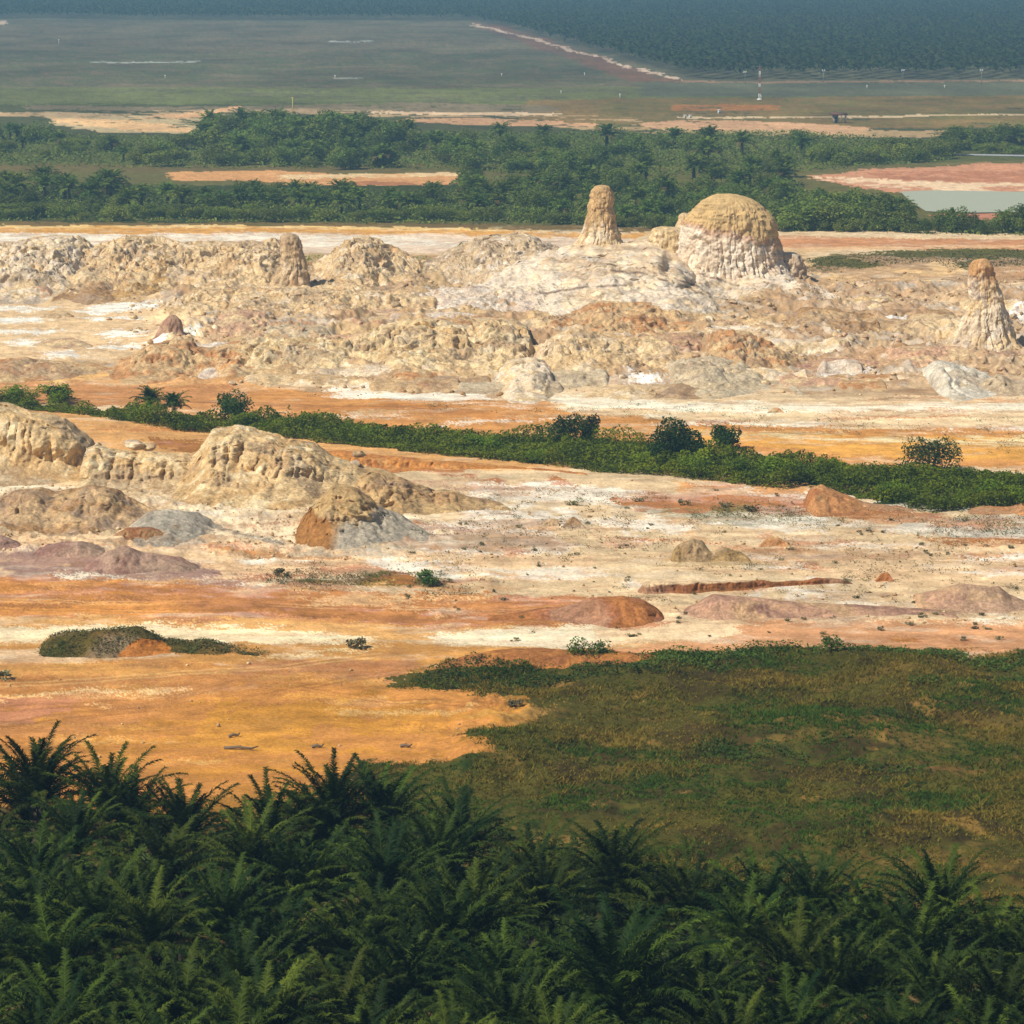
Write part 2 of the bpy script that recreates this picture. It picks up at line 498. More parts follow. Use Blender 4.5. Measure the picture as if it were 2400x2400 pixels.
    P(srgb(206, 150, 96), [(2290, 624), (2900, 630), (2900, 660), (2330, 660)])
    # badlands floor
    R(srgb(206, 174, 128), W[0], 590, 1900, 900)
    P(srgb(202, 172, 134), [(1880, 690), (2900, 680), (2900, 930), (1880, 930)])
    R(srgb(180, 146, 110), W[0], 600, W[1], 930, .5, streak, .8)
    R(srgb(200, 184, 164), W[0], 640, W[1], 930, .32, streak2, .8)
    R(srgb(196, 136, 88), 300, 780, 1300, 900, .3, streak2, .7)
    P(srgb(232, 198, 152), [(W[0], 690), (330, 690), (470, 730), (500, 790), (400, 850), (W[0], 845)])
    for a in ([(-200, 712), (120, 718), (80, 728), (-200, 726)], [(170, 724), (300, 712), (400, 710), (380, 722), (250, 736), (200, 740)],
              [(-200, 744), (80, 744), (75, 762), (-200, 764)], [(170, 748), (340, 744), (360, 752), (200, 756)],
              [(-100, 772), (150, 776), (130, 786), (-100, 784)], [(230, 782), (350, 774), (360, 786), (260, 794)],
              [(20, 796), (130, 800), (110, 808), (20, 806)], [(200, 810), (360, 804), (370, 812), (280, 818), (200, 816)],
              [(90, 824), (180, 828), (200, 838), (150, 844), (100, 838)], [(430, 784), (480, 784), (480, 792), (430, 792)],
              [(470, 728), (540, 730), (540, 735), (470, 734)], [(980, 726), (1060, 722), (1060, 742), (950, 742)], [(880, 862), (980, 862), (980, 870), (900, 870)]):
        P(srgb(252, 244, 228), a)
    for a in ([(1850, 746), (2000, 752), (2150, 760), (2150, 772), (2000, 768), (1850, 756)], [(2340, 736), (2500, 730), (2500, 770), (2360, 756)],
              [(1640, 908), (1760, 908), (1760, 916), (1640, 916)], [(1930, 870), (2040, 874), (2060, 880), (1930, 880)], [(1460, 896), (1560, 906), (1560, 914), (1460, 908)]):
        P(srgb(240, 232, 222), a, .85)
    # belt in front of the badlands
    P(srgb(226, 172, 112), [(W[0], 842), (300, 862), (700, 900), (700, 935), (W[0], 930)])
    P(srgb(206, 146, 92), [(W[0], 890), (200, 896), (330, 906), (520, 912), (820, 930), (820, 960), (400, 950), (W[0], 920)], .8)
    P(srgb(236, 188, 120), [(W[0], 856), (200, 868), (400, 892), (200, 896), (W[0], 880)], .7)
    P(srgb(212, 150, 84), [(560, 920), (900, 925), (1250, 940), (1500, 955), (1700, 975), (2000, 985), (2900, 1000), (2900, 1100), (1500, 1100), (560, 1000)])
    P(white, [(780, 914), (900, 906), (1130, 920), (1150, 936), (1000, 938), (780, 926)], .95)
    P(srgb(250, 236, 208), [(1270, 930), (1320, 922), (1600, 942), (2000, 950), (2900, 946), (2900, 968), (2000, 964), (1500, 962), (1330, 950)])
    P(srgb(236, 206, 162), [(1300, 948), (1600, 962), (2900, 968), (2900, 1020), (2000, 1002), (1600, 985), (1300, 965)])
    P(srgb(250, 236, 210), [(1500, 972), (2000, 985), (2400, 998), (2900, 1008), (2900, 1018), (2100, 1006), (1500, 984)], .55, streak2)
    P(srgb(232, 170, 82), [(1600, 1002), (2000, 1020), (2300, 1020), (2900, 1040), (2900, 1090), (2000, 1070), (1600, 1030)], .9)
    P(srgb(240, 214, 160), [(1700, 1010), (2900, 1030), (2900, 1050), (1700, 1030)], .4, streak2)
    P(srgb(204, 140, 78), [(640, 945), (900, 945), (1250, 975), (1200, 990), (900, 965), (640, 958)], .7)
    P(srgb(178, 112, 60), [(1640, 980), (1740, 992), (1720, 1002), (1640, 996)])
    P(srgb(208, 148, 90), [(280, 925), (700, 945), (700, 1000), (280, 975)])
    P(srgb(46, 62, 22), STRIP_F + STRIP_B)
    # behind the near cliff
    P(srgb(222, 168, 104), [(W[0], 930), (200, 962), (480, 1005), (700, 1020), (1000, 1055), (1400, 1098), (1900, 1130), (1900, 1160), (900, 1100), (300, 1080), (W[0], 1000)])
    P(srgb(170, 92, 52), [(340, 1018), (470, 1024), (500, 1050), (430, 1060), (360, 1040)])
    # the wide flat
    P(srgb(222, 194, 152), [(W[0], 1110), (900, 1095), (1400, 1105), (1900, 1150), (2100, 1190), (2900, 1200), (2900, 1480), (W[0], 1480)])
    P(srgb(186, 112, 78), [(820, 1080), (1000, 1085), (1260, 1112), (1330, 1135), (1200, 1140), (1000, 1110)], .75)
    P(white, [(1090, 1135), (1250, 1130), (1500, 1152), (1640, 1170), (1500, 1178), (1250, 1180), (1100, 1172)], .8)
    P(white, [(1060, 1160), (1600, 1190), (1640, 1240), (1400, 1240), (1080, 1210)], .55)
    R(white, 1000, 1190, 2060, 1400, .42, streak)
    P(white, [(1400, 1210), (1640, 1232), (1600, 1246), (1420, 1232)])
    P(srgb(186, 112, 76), [(1440, 1165), (1600, 1156), (1900, 1162), (2060, 1188), (2260, 1210), (2100, 1222), (1800, 1206), (1500, 1196)], .9)
    P(srgb(216, 160, 104), [(1560, 1138), (1900, 1140), (1900, 1162), (1600, 1158)], .7)
    P(srgb(196, 188, 160), [(1540, 1185), (1800, 1202), (1960, 1222), (1700, 1236), (1500, 1206)], .6)
    P(srgb(206, 196, 176), [(2080, 1226), (2260, 1206), (2900, 1216), (2900, 1260), (2300, 1264), (2060, 1250)], .85)
    P(srgb(178, 102, 70), [(2120, 1262), (2400, 1262), (2900, 1270), (2900, 1288), (2300, 1284)], .6)
    P(srgb(230, 196, 152), [(1790, 1286), (2100, 1270), (2900, 1300), (2900, 1370), (2300, 1372), (2060, 1372), (1800, 1330)])
    P(srgb(212, 158, 112), [(1560, 1284), (2900, 1280), (2900, 1380), (1800, 1340)], .3, streak2)
    R(srgb(248, 236, 214), 2050, 1310, 2900, 1400, .3, streak2)
    P(srgb(150, 128, 72), [(1560, 1190), (1760, 1190), (1760, 1200), (1560, 1200)], .6)
    P(srgb(196, 168, 140), [(1000, 1195), (1260, 1200), (1420, 1290), (1200, 1300), (900, 1280)], .35)
    P(srgb(238, 214, 176), [(380, 1190), (700, 1180), (700, 1300), (420, 1290)])
    P(srgb(246, 228, 196), [(W[0], 1126), (240, 1134), (300, 1150), (100, 1152), (W[0], 1144)])
    # left: pale ground, then red and ochre
    P(srgb(232, 196, 152), [(W[0], 1270), (700, 1270), (1000, 1300), (1400, 1300), (1400, 1350), (W[0], 1350)])
    L(srgb(206, 128, 78), [(330, 1278), (500, 1288), (700, 1300), (860, 1310)], 10)
    P(white, [(600, 1300), (900, 1312), (1400, 1340), (1500, 1362), (1000, 1350), (560, 1318)], .42)
    P(mauve, [(W[0], 1290), (200, 1300), (500, 1330), (500, 1352), (W[0], 1345)], .7)
    P(srgb(240, 226, 200), [(110, 1338), (300, 1346), (560, 1352), (700, 1362), (620, 1380), (420, 1372), (130, 1350)], .7)
    P(srgb(112, 104, 46), [(640, 1345), (800, 1340), (1040, 1352), (1060, 1372), (900, 1376), (680, 1364)], .6)
    P(srgb(196, 120, 78), [(W[0], 1345), (120, 1348), (480, 1372), (900, 1388), (1400, 1392), (1560, 1440), (1400, 1470), (900, 1462), (W[0], 1440)])
    P(srgb(190, 104, 60), [(W[0], 1352), (300, 1368), (440, 1385), (300, 1400), (W[0], 1395)], .8)
    P(srgb(214, 146, 72), [(W[0], 1392), (250, 1400), (500, 1424), (420, 1440), (W[0], 1436)], .75)
    P(srgb(172, 96, 66), [(380, 1404), (900, 1420), (1400, 1436), (1540, 1452), (1380, 1462), (900, 1450), (500, 1440)], .8)
    P(srgb(216, 168, 116), [(440, 1378), (900, 1385), (900, 1402), (500, 1396)], .5, streak2)
    P(srgb(120, 92, 44), [(1000, 1396), (1330, 1392), (1330, 1402), (1000, 1406)], .45)
    P(srgb(222, 170, 104), [(W[0], 1436), (500, 1446), (1000, 1464), (1560, 1470), (1560, 1500), (W[0], 1500)])
    P(srgb(250, 226, 182), [(W[0], 1462), (400, 1464), (640, 1474), (870, 1490), (870, 1504), (500, 1506), (300, 1500), (W[0], 1488)], .8, streak2)
    P(srgb(250, 230, 194), [(1000, 1478), (1250, 1472), (1500, 1460), (1570, 1470), (1560, 1490), (1400, 1520), (1250, 1516), (1010, 1500)], .95)
    P(srgb(236, 206, 164), [(1400, 1460), (1570, 1440), (1700, 1452), (2260, 1452), (2260, 1478), (1900, 1492), (1400, 1510)])
    P(srgb(214, 158, 112), [(1750, 1462), (2250, 1454), (2900, 1450), (2900, 1545), (1400, 1545), (1400, 1522), (1700, 1502)])
    P(srgb(186, 104, 60), [(2060, 1490), (2300, 1498), (2280, 1512), (2040, 1504)], .7)
    P(srgb(248, 234, 208), [(2260, 1440), (2360, 1436), (2400, 1444), (2300, 1456)], .8)
    # ochre sand in front
    P(srgb(206, 150, 82), [(W[0], 1500), (900, 1508), (1300, 1520), (1200, 1560), (950, 1600), (W[0], 1600)])
    P(srgb(222, 186, 144), [(W[0], 1518), (250, 1520), (420, 1532), (300, 1542), (100, 1556), (W[0], 1556)], .85, streak2)
    P(srgb(196, 138, 90), [(560, 1560), (760, 1546), (960, 1544), (960, 1590), (760, 1580), (560, 1580)], .85)
    P(srgb(236, 206, 150), [(560, 1538), (760, 1524), (880, 1512), (880, 1520), (700, 1536)], .9)
    P(srgb(200, 138, 58), [(W[0], 1590), (950, 1600), (1300, 1650), (1200, 1850), (W[0], 1900)])
    P(srgb(212, 150, 62), [(500, 1640), (1000, 1640), (1250, 1720), (1000, 1760), (600, 1850), (400, 1760)], .45, streak2, .8)
    P(srgb(196, 136, 78), [(W[0], 1590), (500, 1580), (700, 1590), (420, 1640), (200, 1720), (W[0], 1760)], .7, streak2)
    P(srgb(200, 136, 96), [(W[0], 1640), (200, 1630), (170, 1660), (60, 1700), (W[0], 1720)], .8)
    L(srgb(238, 200, 142), [(-300, 1640), (0, 1634), (200, 1620), (440, 1612)], 9, .8)
    L(srgb(230, 182, 124), [(60, 1690), (200, 1660), (300, 1650)], 8, .5)
    for k, pts in enumerate(([(460, 1655), (600, 1628), (740, 1612)], [(620, 1610), (760, 1586), (900, 1570)], [(740, 1634), (900, 1650), (1100, 1672)],
                             [(800, 1600), (1000, 1640), (1160, 1660)], [(-50, 1665), (200, 1655), (420, 1640)], [(380, 1600), (560, 1585), (700, 1572)],
                             [(500, 1668), (640, 1640), (800, 1622)], [(900, 1690), (1050, 1705), (1180, 1712)])):
        L(srgb(184, 118, 56), pts, 5, .62, .75)
    rs = np.random.RandomState(321)
    def lens(c, cx, cy, ln, th, a, cov=.75):
        k = np.linspace(-1, 1, 9); h = th * np.sqrt(np.maximum(1 - k ** 2, 0)) * rs.uniform(.5, 1.2, 9); sl = rs.uniform(-.03, .03)
        P(c, [(cx + ln * q, cy + sl * ln * q - hh) for q, hh in zip(k, h)] + [(cx + ln * q, cy + sl * ln * q + hh) for q, hh in zip(k[::-1], h[::-1])], cov, streak2, a)
    pal_f = [white, srgb(250, 240, 222), srgb(206, 158, 126), srgb(184, 112, 78), srgb(196, 160, 120), srgb(190, 178, 156), srgb(214, 170, 124), srgb(176, 140, 116)]
    for i in range(110):
        lens(pal_f[rs.randint(8)], rs.uniform(500 if i % 3 else 900, 2500), rs.uniform(1130, 1345) + (i % 5 == 0) * 90, rs.uniform(40, 230), rs.uniform(2.5, 7.5), rs.uniform(.45, .9))
    pal_r = [srgb(166, 88, 58), srgb(186, 108, 70), srgb(222, 158, 84), srgb(206, 150, 110), srgb(158, 92, 66), srgb(232, 190, 136)]
    for i in range(46):
        lens(pal_r[rs.randint(6)], rs.uniform(-200, 1450), rs.uniform(1350, 1462), rs.uniform(60, 320), rs.uniform(2.5, 8), rs.uniform(.5, .9))
    for cx_, cy_, c_ in ((1320, 1458, srgb(176, 104, 66)), (1440, 1462, srgb(196, 130, 88)), (1690, 1446, srgb(196, 156, 126)), (1950, 1448, srgb(196, 156, 126)), (2260, 1430, srgb(190, 152, 122)), (360, 1346, srgb(178, 142, 122)), (140, 1314, srgb(178, 142, 122)), (400, 1284, srgb(188, 174, 150)), (640, 1304, srgb(190, 150, 104)), (860, 1300, srgb(190, 178, 156)), (1650, 1322, srgb(196, 168, 124)), (2060, 1208, srgb(204, 156, 108))):
        for q_ in range(4): lens(c_, cx_ + rs.uniform(-90, 90), cy_ + rs.uniform(-8, 7), rs.uniform(50, 150), rs.uniform(3, 7), .8, .7)
    pal_s = [srgb(184, 118, 60), srgb(226, 168, 84), srgb(196, 136, 92), srgb(172, 110, 58), srgb(236, 196, 130)]
    for i in range(50):
        lens(pal_s[rs.randint(5)], rs.uniform(-200, 1150), rs.uniform(1545, 1800), rs.uniform(50, 220), rs.uniform(2.5, 8), rs.uniform(.3, .65), .65)
    for i in range(44):
        lens([srgb(196, 118, 66), srgb(240, 210, 160), srgb(212, 160, 104), white][rs.randint(4)], rs.uniform(300, 2500), rs.uniform(930, 1010) + (i % 2) * 30, rs.uniform(50, 240), rs.uniform(1.5, 5), rs.uniform(.4, .8))
    # wheel tracks on the sand, sharp because they are fresh
    u0, v0 = proj(x + .5 * fbm2(x / 9, y / 9, 3), np.maximum(y + .8 * fbm2(x / 7, y / 9 + 4, 3), 60), np.zeros_like(x))
    def TR(c, pts, wd, a, gap=9):
        q = np.asarray(pts, float)
        for off in (0, gap):
            m = np.where((u0 > q[:, 0].min()) & (u0 < q[:, 0].max()) & (v0 > q[:, 1].min() - 20) & (v0 < q[:, 1].max() + 20))[0]
            yy = np.interp(u0[m], q[:, 0], q[:, 1]) + off
            k = ss(wd, wd * .3, np.abs(v0[m] - yy)) * a * ss(-.5, .1, streak[m])
            C[m] = C[m] * (1 - k[:, None]) + np.asarray(c)[None] * k[:, None]
    tk, tl = srgb(150, 98, 50), srgb(236, 196, 128)
    TR(tk, [(430, 1668), (560, 1640), (680, 1612), (800, 1586), (930, 1568)], 2.6, .6); TR(tk, [(700, 1606), (800, 1622), (920, 1640), (1050, 1650), (1180, 1662)], 2.4, .6)
    TR(tk, [(-200, 1668), (0, 1660), (200, 1650), (420, 1628), (560, 1596)], 2.2, .45, 11); TR(tk, [(300, 1716), (520, 1700), (760, 1690), (1000, 1708), (1150, 1722)], 2.4, .4, 12)
    TR(tl, [(-200, 1610), (100, 1600), (380, 1580), (640, 1560), (900, 1530)], 2.4, .5, 8); TR(tk, [(-200, 1700), (60, 1690), (260, 1664), (430, 1650)], 2.4, .5, 10)
    TR(tk, [(-200, 1418), (200, 1424), (600, 1432), (1000, 1440), (1400, 1446)], 1.8, .5, 7); TR(tl, [(-200, 1402), (300, 1408), (800, 1416), (1300, 1420)], 1.6, .5, 6)
    TR(srgb(176, 130, 88), [(1550, 1330), (1800, 1316), (2000, 1304), (2300, 1310), (2600, 1330)], 1.6, .5, 6); TR(srgb(176, 120, 70), [(250, 928), (600, 944), (1000, 958), (1300, 966)], 1.4, .6, 5)
    TR(srgb(176, 120, 70), [(1300, 985), (1700, 1004), (2100, 1024), (2600, 1044)], 1.4, .5, 5); TR(srgb(190, 130, 80), [(-200, 1278), (200, 1282), (500, 1292), (860, 1316)], 1.6, .5, 7)
    # grassland
    P(srgb(146, 108, 48), [(820, 1620), (960, 1556), (1100, 1535), (1400, 1535), (2900, 1530), (2900, 1600), (1400, 1600), (1330, 1640), (1360, 1720), (1200, 1770), (1240, 1830), (1000, 1840), (780, 1840), (820, 1790), (1000, 1790), (1050, 1740), (1130, 1720), (1230, 1690), (1180, 1640), (1000, 1630)], .5, streak2, .85)
    P(srgb(80, 76, 30), [(900, 1605), (980, 1570), (1100, 1545), (1400, 1545), (1900, 1540), (2900, 1545), (2900, 2300), (1000, 2000), (800, 1850), (850, 1780),
                         (1000, 1800), (1180, 1800), (1080, 1740), (1150, 1735), (1280, 1700), (1230, 1640), (1000, 1620)])
    g = (vv > 1540) & (C[:, 1] < .12)
    for c, f, th, am in ((srgb(44, 62, 20), streak, .16, .9), (srgb(108, 88, 42), streak2, .15, .8), (srgb(64, 52, 26), fbm2(x / 5 + 80, y / 6, 4), .12, .8), (srgb(150, 116, 58), fbm2(x / 4 + 30, y / 5 + 60, 4) + .2 * fine, .40, .6)):
        lerp(c, g * ss(th, th + .15, f) * am)
    for a in ([(1880, 1880), (2060, 1884), (2180, 1896), (2170, 1902), (1960, 1894), (1880, 1886)], [(1840, 1950), (1980, 1955), (1960, 1964), (1850, 1960)], [(1500, 1648), (1570, 1658), (1575, 1668), (1510, 1660)], [(1180, 1660), (1290, 1665), (1290, 1712), (1190, 1730), (1080, 1742), (1090, 1700)]):
        P(srgb(184, 140, 72), a, .5, streak2, .7)
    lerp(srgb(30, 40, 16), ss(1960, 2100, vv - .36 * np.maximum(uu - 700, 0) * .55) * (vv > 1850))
    # crusts, washes and grit over every soil
    bare = (C[:, 0] > .16)
    wash = fbm2(x / 16 + 5, y / 2.2, 5, .62)
    C *= (1 + (.34 * wash * bare * (vv > 900))[:, None])
    mott = fbm2(x / 30, y / 70, 4, .6)
    C *= (1 + (.5 * mott * (vv < 300))[:, None])
    lerp(srgb(240, 220, 190), bare * (vv > 530) * ss(.16, .42, fbm2(x / 6 + 90, y / 3.0, 5, .6)) * .34 * (1 - .95 * ss(1540, 1620, vv)))
    lerp(srgb(168, 122, 84), bare * (vv > 530) * ss(.14, .40, fbm2(x / 5 - 60, y / 2.6 + 33, 5, .6)) * .36 * (1 - .5 * ss(1540, 1620, vv)))
    C *= (1 + .30 * fbm2(x / 1.4, y / 1.8 + 9, 4, .7) + rng.normal(0, .045, len(x)))[:, None]
    C[:] = warm(C, .43, .11)
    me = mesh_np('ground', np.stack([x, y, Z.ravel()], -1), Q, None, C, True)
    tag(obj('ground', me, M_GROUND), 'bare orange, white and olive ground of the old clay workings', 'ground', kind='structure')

build_ground()

# ------------------------------------------------------------------ clay formations
def colour_rock(P, hf, cols, seed, cap=None):
    x, y, z = P[:, 0] + seed * 13, P[:, 1] + seed * 7, P[:, 2]
    a = ss(-.15, .25, fbm3(x / 3.2, y / 3.2, z / 2.0, 3))
    C = cols[0][None] * (1 - a[:, None]) + cols[1][None] * a[:, None]
    if len(cols) > 2:
        b = ss(.0, .42, fbm3(x / 2.2 + 9, y / 2.2, z / 3.0 + 4, 5, .65))
        C = C * (1 - b[:, None]) + cols[2][None] * b[:, None]
    d_ = ss(.02, .34, fbm3(x / 7 + 3, y / 7, z / 5, 4, .6))[:, None] * .5
    C = C * (1 - d_) + srgb(172, 146, 120)[None] * d_
    if cap is not None:
        cc, lev, tilt, soft = cap
        k = ss(lev - soft, lev + soft, hf + tilt * (P[:, 0] - P[:, 0].mean()) + .17 * fbm3(x / 1.2, y / 1.2, z / 1.4, 5, .7))
        C = C * (1 - k[:, None]) + cc[None] * k[:, None]
    return warm(C)

TAN, TAN2, GOLD = srgb(226, 196, 150), srgb(208, 174, 128), srgb(206, 164, 104)
PALE, CHALK, GREY = srgb(238, 216, 184), srgb(232, 216, 196), srgb(186, 180, 170)
BROWN, RUST, PURP = srgb(174, 136, 94), srgb(180, 108, 62), srgb(158, 122, 108)
REDD, ORNG = srgb(158, 92, 58), srgb(204, 138, 72)
COLS = {
    'tan': (TAN, TAN2, PALE), 'pale': (PALE, TAN, CHALK), 'gold': (GOLD, TAN, BROWN), 'grey': (srgb(204, 186, 156), srgb(212, 190, 154), srgb(184, 162, 132)),
    'brown': (BROWN, TAN2, srgb(176, 150, 124)), 'rust': (TAN2, srgb(194, 142, 94), TAN), 'purple': (PURP, srgb(178, 146, 126), srgb(140, 104, 90)),
    'chalk': (CHALK, srgb(222, 200, 176), srgb(200, 180, 164)), 'red': (REDD, RUST, srgb(186, 124, 86)), 'orange': (ORNG, srgb(190, 122, 66), srgb(214, 160, 100)),
    'pink': (srgb(212, 170, 136), TAN, srgb(190, 150, 124)), 'slate': (srgb(178, 168, 150), srgb(192, 180, 160), srgb(156, 138, 116)),
    'grass': (srgb(96, 84, 40), srgb(120, 96, 50), srgb(66, 70, 28)), 'cliff': (srgb(230, 202, 154), srgb(208, 174, 126), srgb(238, 218, 180)),
    'near': (srgb(222, 190, 140), srgb(200, 164, 114), srgb(236, 214, 172)),
    'mauve': (srgb(190, 150, 122), srgb(206, 168, 128), srgb(160, 122, 104)),
}
_seed = [0]

def ridge(name, label, cat, sil, yf, yr, cols='tan', cliff=.5, flute=.6, rough=.5, wf=2.2, back=None, res=.17, cap=None, strata=0.0, tilt=.1, group=None, colfn=None, kind=None, jum=0.0, mat=None):
    _seed[0] += 1
    sd_ = _seed[0]
    sil = np.asarray(sil, float)
    if isinstance(yr, list): yf = np.interp(sil[:, 0], *zip(*yf)); yr = np.interp(sil[:, 0], *zip(*yr))
    yri = np.maximum(yr, sil[:, 1] + 2.0)
    yfi = np.maximum(yf, yri + 2.0)
    _, Yri = gp(sil[:, 0], yri); _, Yfi = gp(sil[:, 0], yfi)
    Xs, Zs = at_depth(sil[:, 0], sil[:, 1], Yri)
    o_ = np.argsort(Xs); Xs, Zs, Yri, Yfi = Xs[o_], Zs[o_], Yri[o_], Yfi[o_]
    wid = Xs[-1] - Xs[0]
    res = max(res, wid / 520)
    nx = max(int(wid / res), 12)
    xs = np.linspace(Xs[0], Xs[-1], nx)
    top = np.interp(xs, Xs, Zs)
    k = max(1, int(.012 * nx))
    top = np.convolve(np.pad(top, k, mode='edge'), np.ones(2 * k + 1) / (2 * k + 1), 'valid')
    Yr = np.interp(xs, Xs, Yri); Yf = np.interp(xs, Xs, Yfi); D = np.maximum(Yr - Yf, .5)
    ks = max(2, int(.05 * nx)); Yr = np.convolve(np.pad(Yr, ks, mode='edge'), np.ones(2 * ks + 1) / (2 * ks + 1), 'valid')
    e = (xs - Xs[0]) / wid
    tp = np.minimum(ss(0, .05, e), ss(1, .95, e))
    top = np.maximum(top, .15) * tp
    Hm = top.max()
    top = top + tp * rough * min(Hm, 6) * .10 * fbm2(xs / 1.6 + sd_ * 9, xs * 0 + sd_, 4)
    Dm = float(D.mean())
    fd = D * (.45 + .55 * np.sqrt(np.clip(top / Hm, 0, 1))) * (1 + (.5 if Dm < 9 else .28) * fbm2(xs / (5 if Dm < 9 else 11) + sd_ * 3, xs * 0 + 2.2, 4 if Dm < 9 else 2, .5))
    Dm = float(D.mean()); Lb = back if back else max(.5 * Dm, Hm * .9)
    t = np.concatenate([np.linspace(-1, 0, 150), np.linspace(0, 1, 50)[1:]])
    u = np.clip(1 + t, 0, 1)
    fr = .45 * np.sin(u * math.pi / 2) + .55 * u ** 1.15
    fc = np.where(u < .42, .26 * (u / .42) ** 1.2, np.where(u < .62, .26 + .62 * ss(.42, .62, u), .88 + .12 * np.sin((u - .62) / .38 * math.pi / 2)))
    f = np.where(t < 0, fr * (1 - cliff) + fc * cliff, 1 - ss(0, 1, t))
    arcs = []
    for i in range(nx):
        yy = np.where(t < 0, t * fd[i], t * Lb * (.4 + .6 * math.sqrt(max(top[i], 0) / Hm)))
        arcs.append((yy, top[i] * f))
    mx_arc = max(np.hypot(np.diff(a), np.diff(b)).sum() for a, b in arcs)
    m = int(min(max(mx_arc / (res * 1.15), 24), 330))
    PX = np.repeat(xs[:, None], m, 1); PY = np.zeros((nx, m)); PZ = np.zeros((nx, m)); HF = np.zeros((nx, m)); TT = np.zeros((nx, m))
    q = np.linspace(0, 1, m)
    for i, (a, b) in enumerate(arcs):
        s = np.concatenate([[0], np.cumsum(np.hypot(np.diff(a) * .8, np.diff(b)))]); s /= s[-1]
        PY[i] = Yr[i] + np.interp(q, s, a); PZ[i] = np.interp(q, s, b); TT[i] = np.interp(q, s, t)
    HF = PZ / max(Hm, .01)
    amp = np.clip(PZ / (Hm * .35 + .01), 0, 1) * tp[:, None]
    sx, sy = PX + sd_ * 11.3, PY + sd_ * 5.1
    big = fbm3(sx / 4.5, sy / 4.5, PZ / 4.5, 3)
    med = fbm3(sx / 1.5, sy / 1.5, PZ / 1.2, 4, .6)
    hs = min(Hm / 3.0, 1.6)
    crag = (1 - 2.4 * np.abs(n3(sx / 1.7 + .5 * med, sy / 1.7, PZ / 1.3))) + .55 * (1 - 2.4 * np.abs(n3(sx / .75, sy / .75 + 9, PZ / .6))) + .3 * (1 - 2.4 * np.abs(n3(sx / .36, sy / .36 + 9, PZ / .3)))
    PY2 = PY - 1.7 * hs * big * amp - 1.05 * rough * hs * med * amp - .24 * rough * hs * crag * amp
    # vertical gullies: narrow recesses that wander a little with height
    wv = sx + .5 * fbm2(sx / 2, PZ / 1.3 + sd_, 3)
    g1 = np.exp(-(n2(wv / wf, PZ / (wf * 5) + sd_) / .13) ** 2)
    g2 = np.exp(-(n2(wv / (wf * .4) + 50, PZ / (wf * 2.2) + sd_) / .16) ** 2)
    face = amp * ss(1.0, .8, HF / np.maximum(top[:, None] / Hm, .05)) * (TT < .1)
    PY2 = PY2 + flute * hs * (.75 * g1 * np.clip(.6 + 1.2 * n2(sx / 6, PZ / 5 + sd_), 0, 1.3) + .32 * g2) * face
    SZ = 0
    if strata:
        zz = PZ + tilt * PX + .25 * fbm2(sx / 4, sy / 4, 3)
        g3 = np.exp(-(n2(zz / 2.6 + sd_, sx / 25) / .09) ** 2) * ss(-.15, .2, n2(sx / 6, zz / 2))
        PY2 = PY2 + strata * g3 * face; SZ = .55 * strata * g3 * face
    PZ2 = PZ + rough * hs * amp * (.45 * med + .30 * rid2(sx / 2.4, sy / 2.4, 3) + .09 * crag) * np.where(TT > -.25, .6, 1)
    PX2 = PX + .25 * rough * hs * amp * fbm3(sx / 1.3 + 30, sy / 1.3, PZ / 1.3, 3)
    PZ2 = PZ2 - SZ
    if jum:
        PZ2 = PZ2 + jum * np.clip(Hm / 4, .3, 1.3) * amp * (1.1 * np.maximum(rid2(sx / 7 + .3 * med, sy / 10, 5, .6), -.5) + .55 * rid2(sx / 2.3, sy / 3.2 + .3 * med, 4, .62)) * np.where(TT > -.12, .35, 1)
    if jum:
        gl = np.exp(-(n2((sx + 2.2 * big) / 6, sy / 15 + sd_) / .11) ** 2) + .6 * np.exp(-(n2((sx + 1.2 * med) / 2.6 + 7, sy / 8 + sd_) / .12) ** 2)
        PZ2 = PZ2 - jum * np.clip(Hm / 4, .25, 1.2) * .8 * gl * amp * (TT < .05)
    if Hm > 2.2:
        stp = .85
        zt = PZ2 + .35 * big + tilt * PX
        fl_ = np.floor(zt / stp); fq = zt / stp - fl_
        PZ2 = PZ2 + (.22 if Dm < 25 or strata > 1 else .5) * ((fl_ + ss(.30, .70, fq)) * stp - zt) * amp
    g0 = gh(PX2, PY2)
    Wt = 1 - np.clip(PZ / (Hm + .01), 0, 1)
    edge = np.zeros((nx, m)); edge[:, 0] = 1; edge[:, -1] = 1; edge[0] = 1; edge[-1] = 1
    PZ3 = PZ2 + g0 * Wt - .12 - edge * .9
    idx = np.arange(nx * m).reshape(nx, m)
    Q = np.stack([idx[:-1, :-1], idx[1:, :-1], idx[1:, 1:], idx[:-1, 1:]], -1).reshape(-1, 4)
    cx, cy = float((Xs[0] + Xs[-1]) / 2), float((Yr - D / 2).mean())
    P = np.stack([PX2.ravel(), PY2.ravel(), PZ3.ravel()], -1)
    C = colour_rock(P, HF.ravel(), COLS[cols] if isinstance(cols, str) else cols, sd_, cap)
    if colfn: C = colfn(P, HF.ravel(), C)
    P = P - np.array([cx, cy, 0])
    me = mesh_np(name, P, Q, None, C, False)
    o = obj(name, me, mat or M_CLAY, None, (cx, cy, 0))
    tag(o, label, cat, group, kind)
    return o

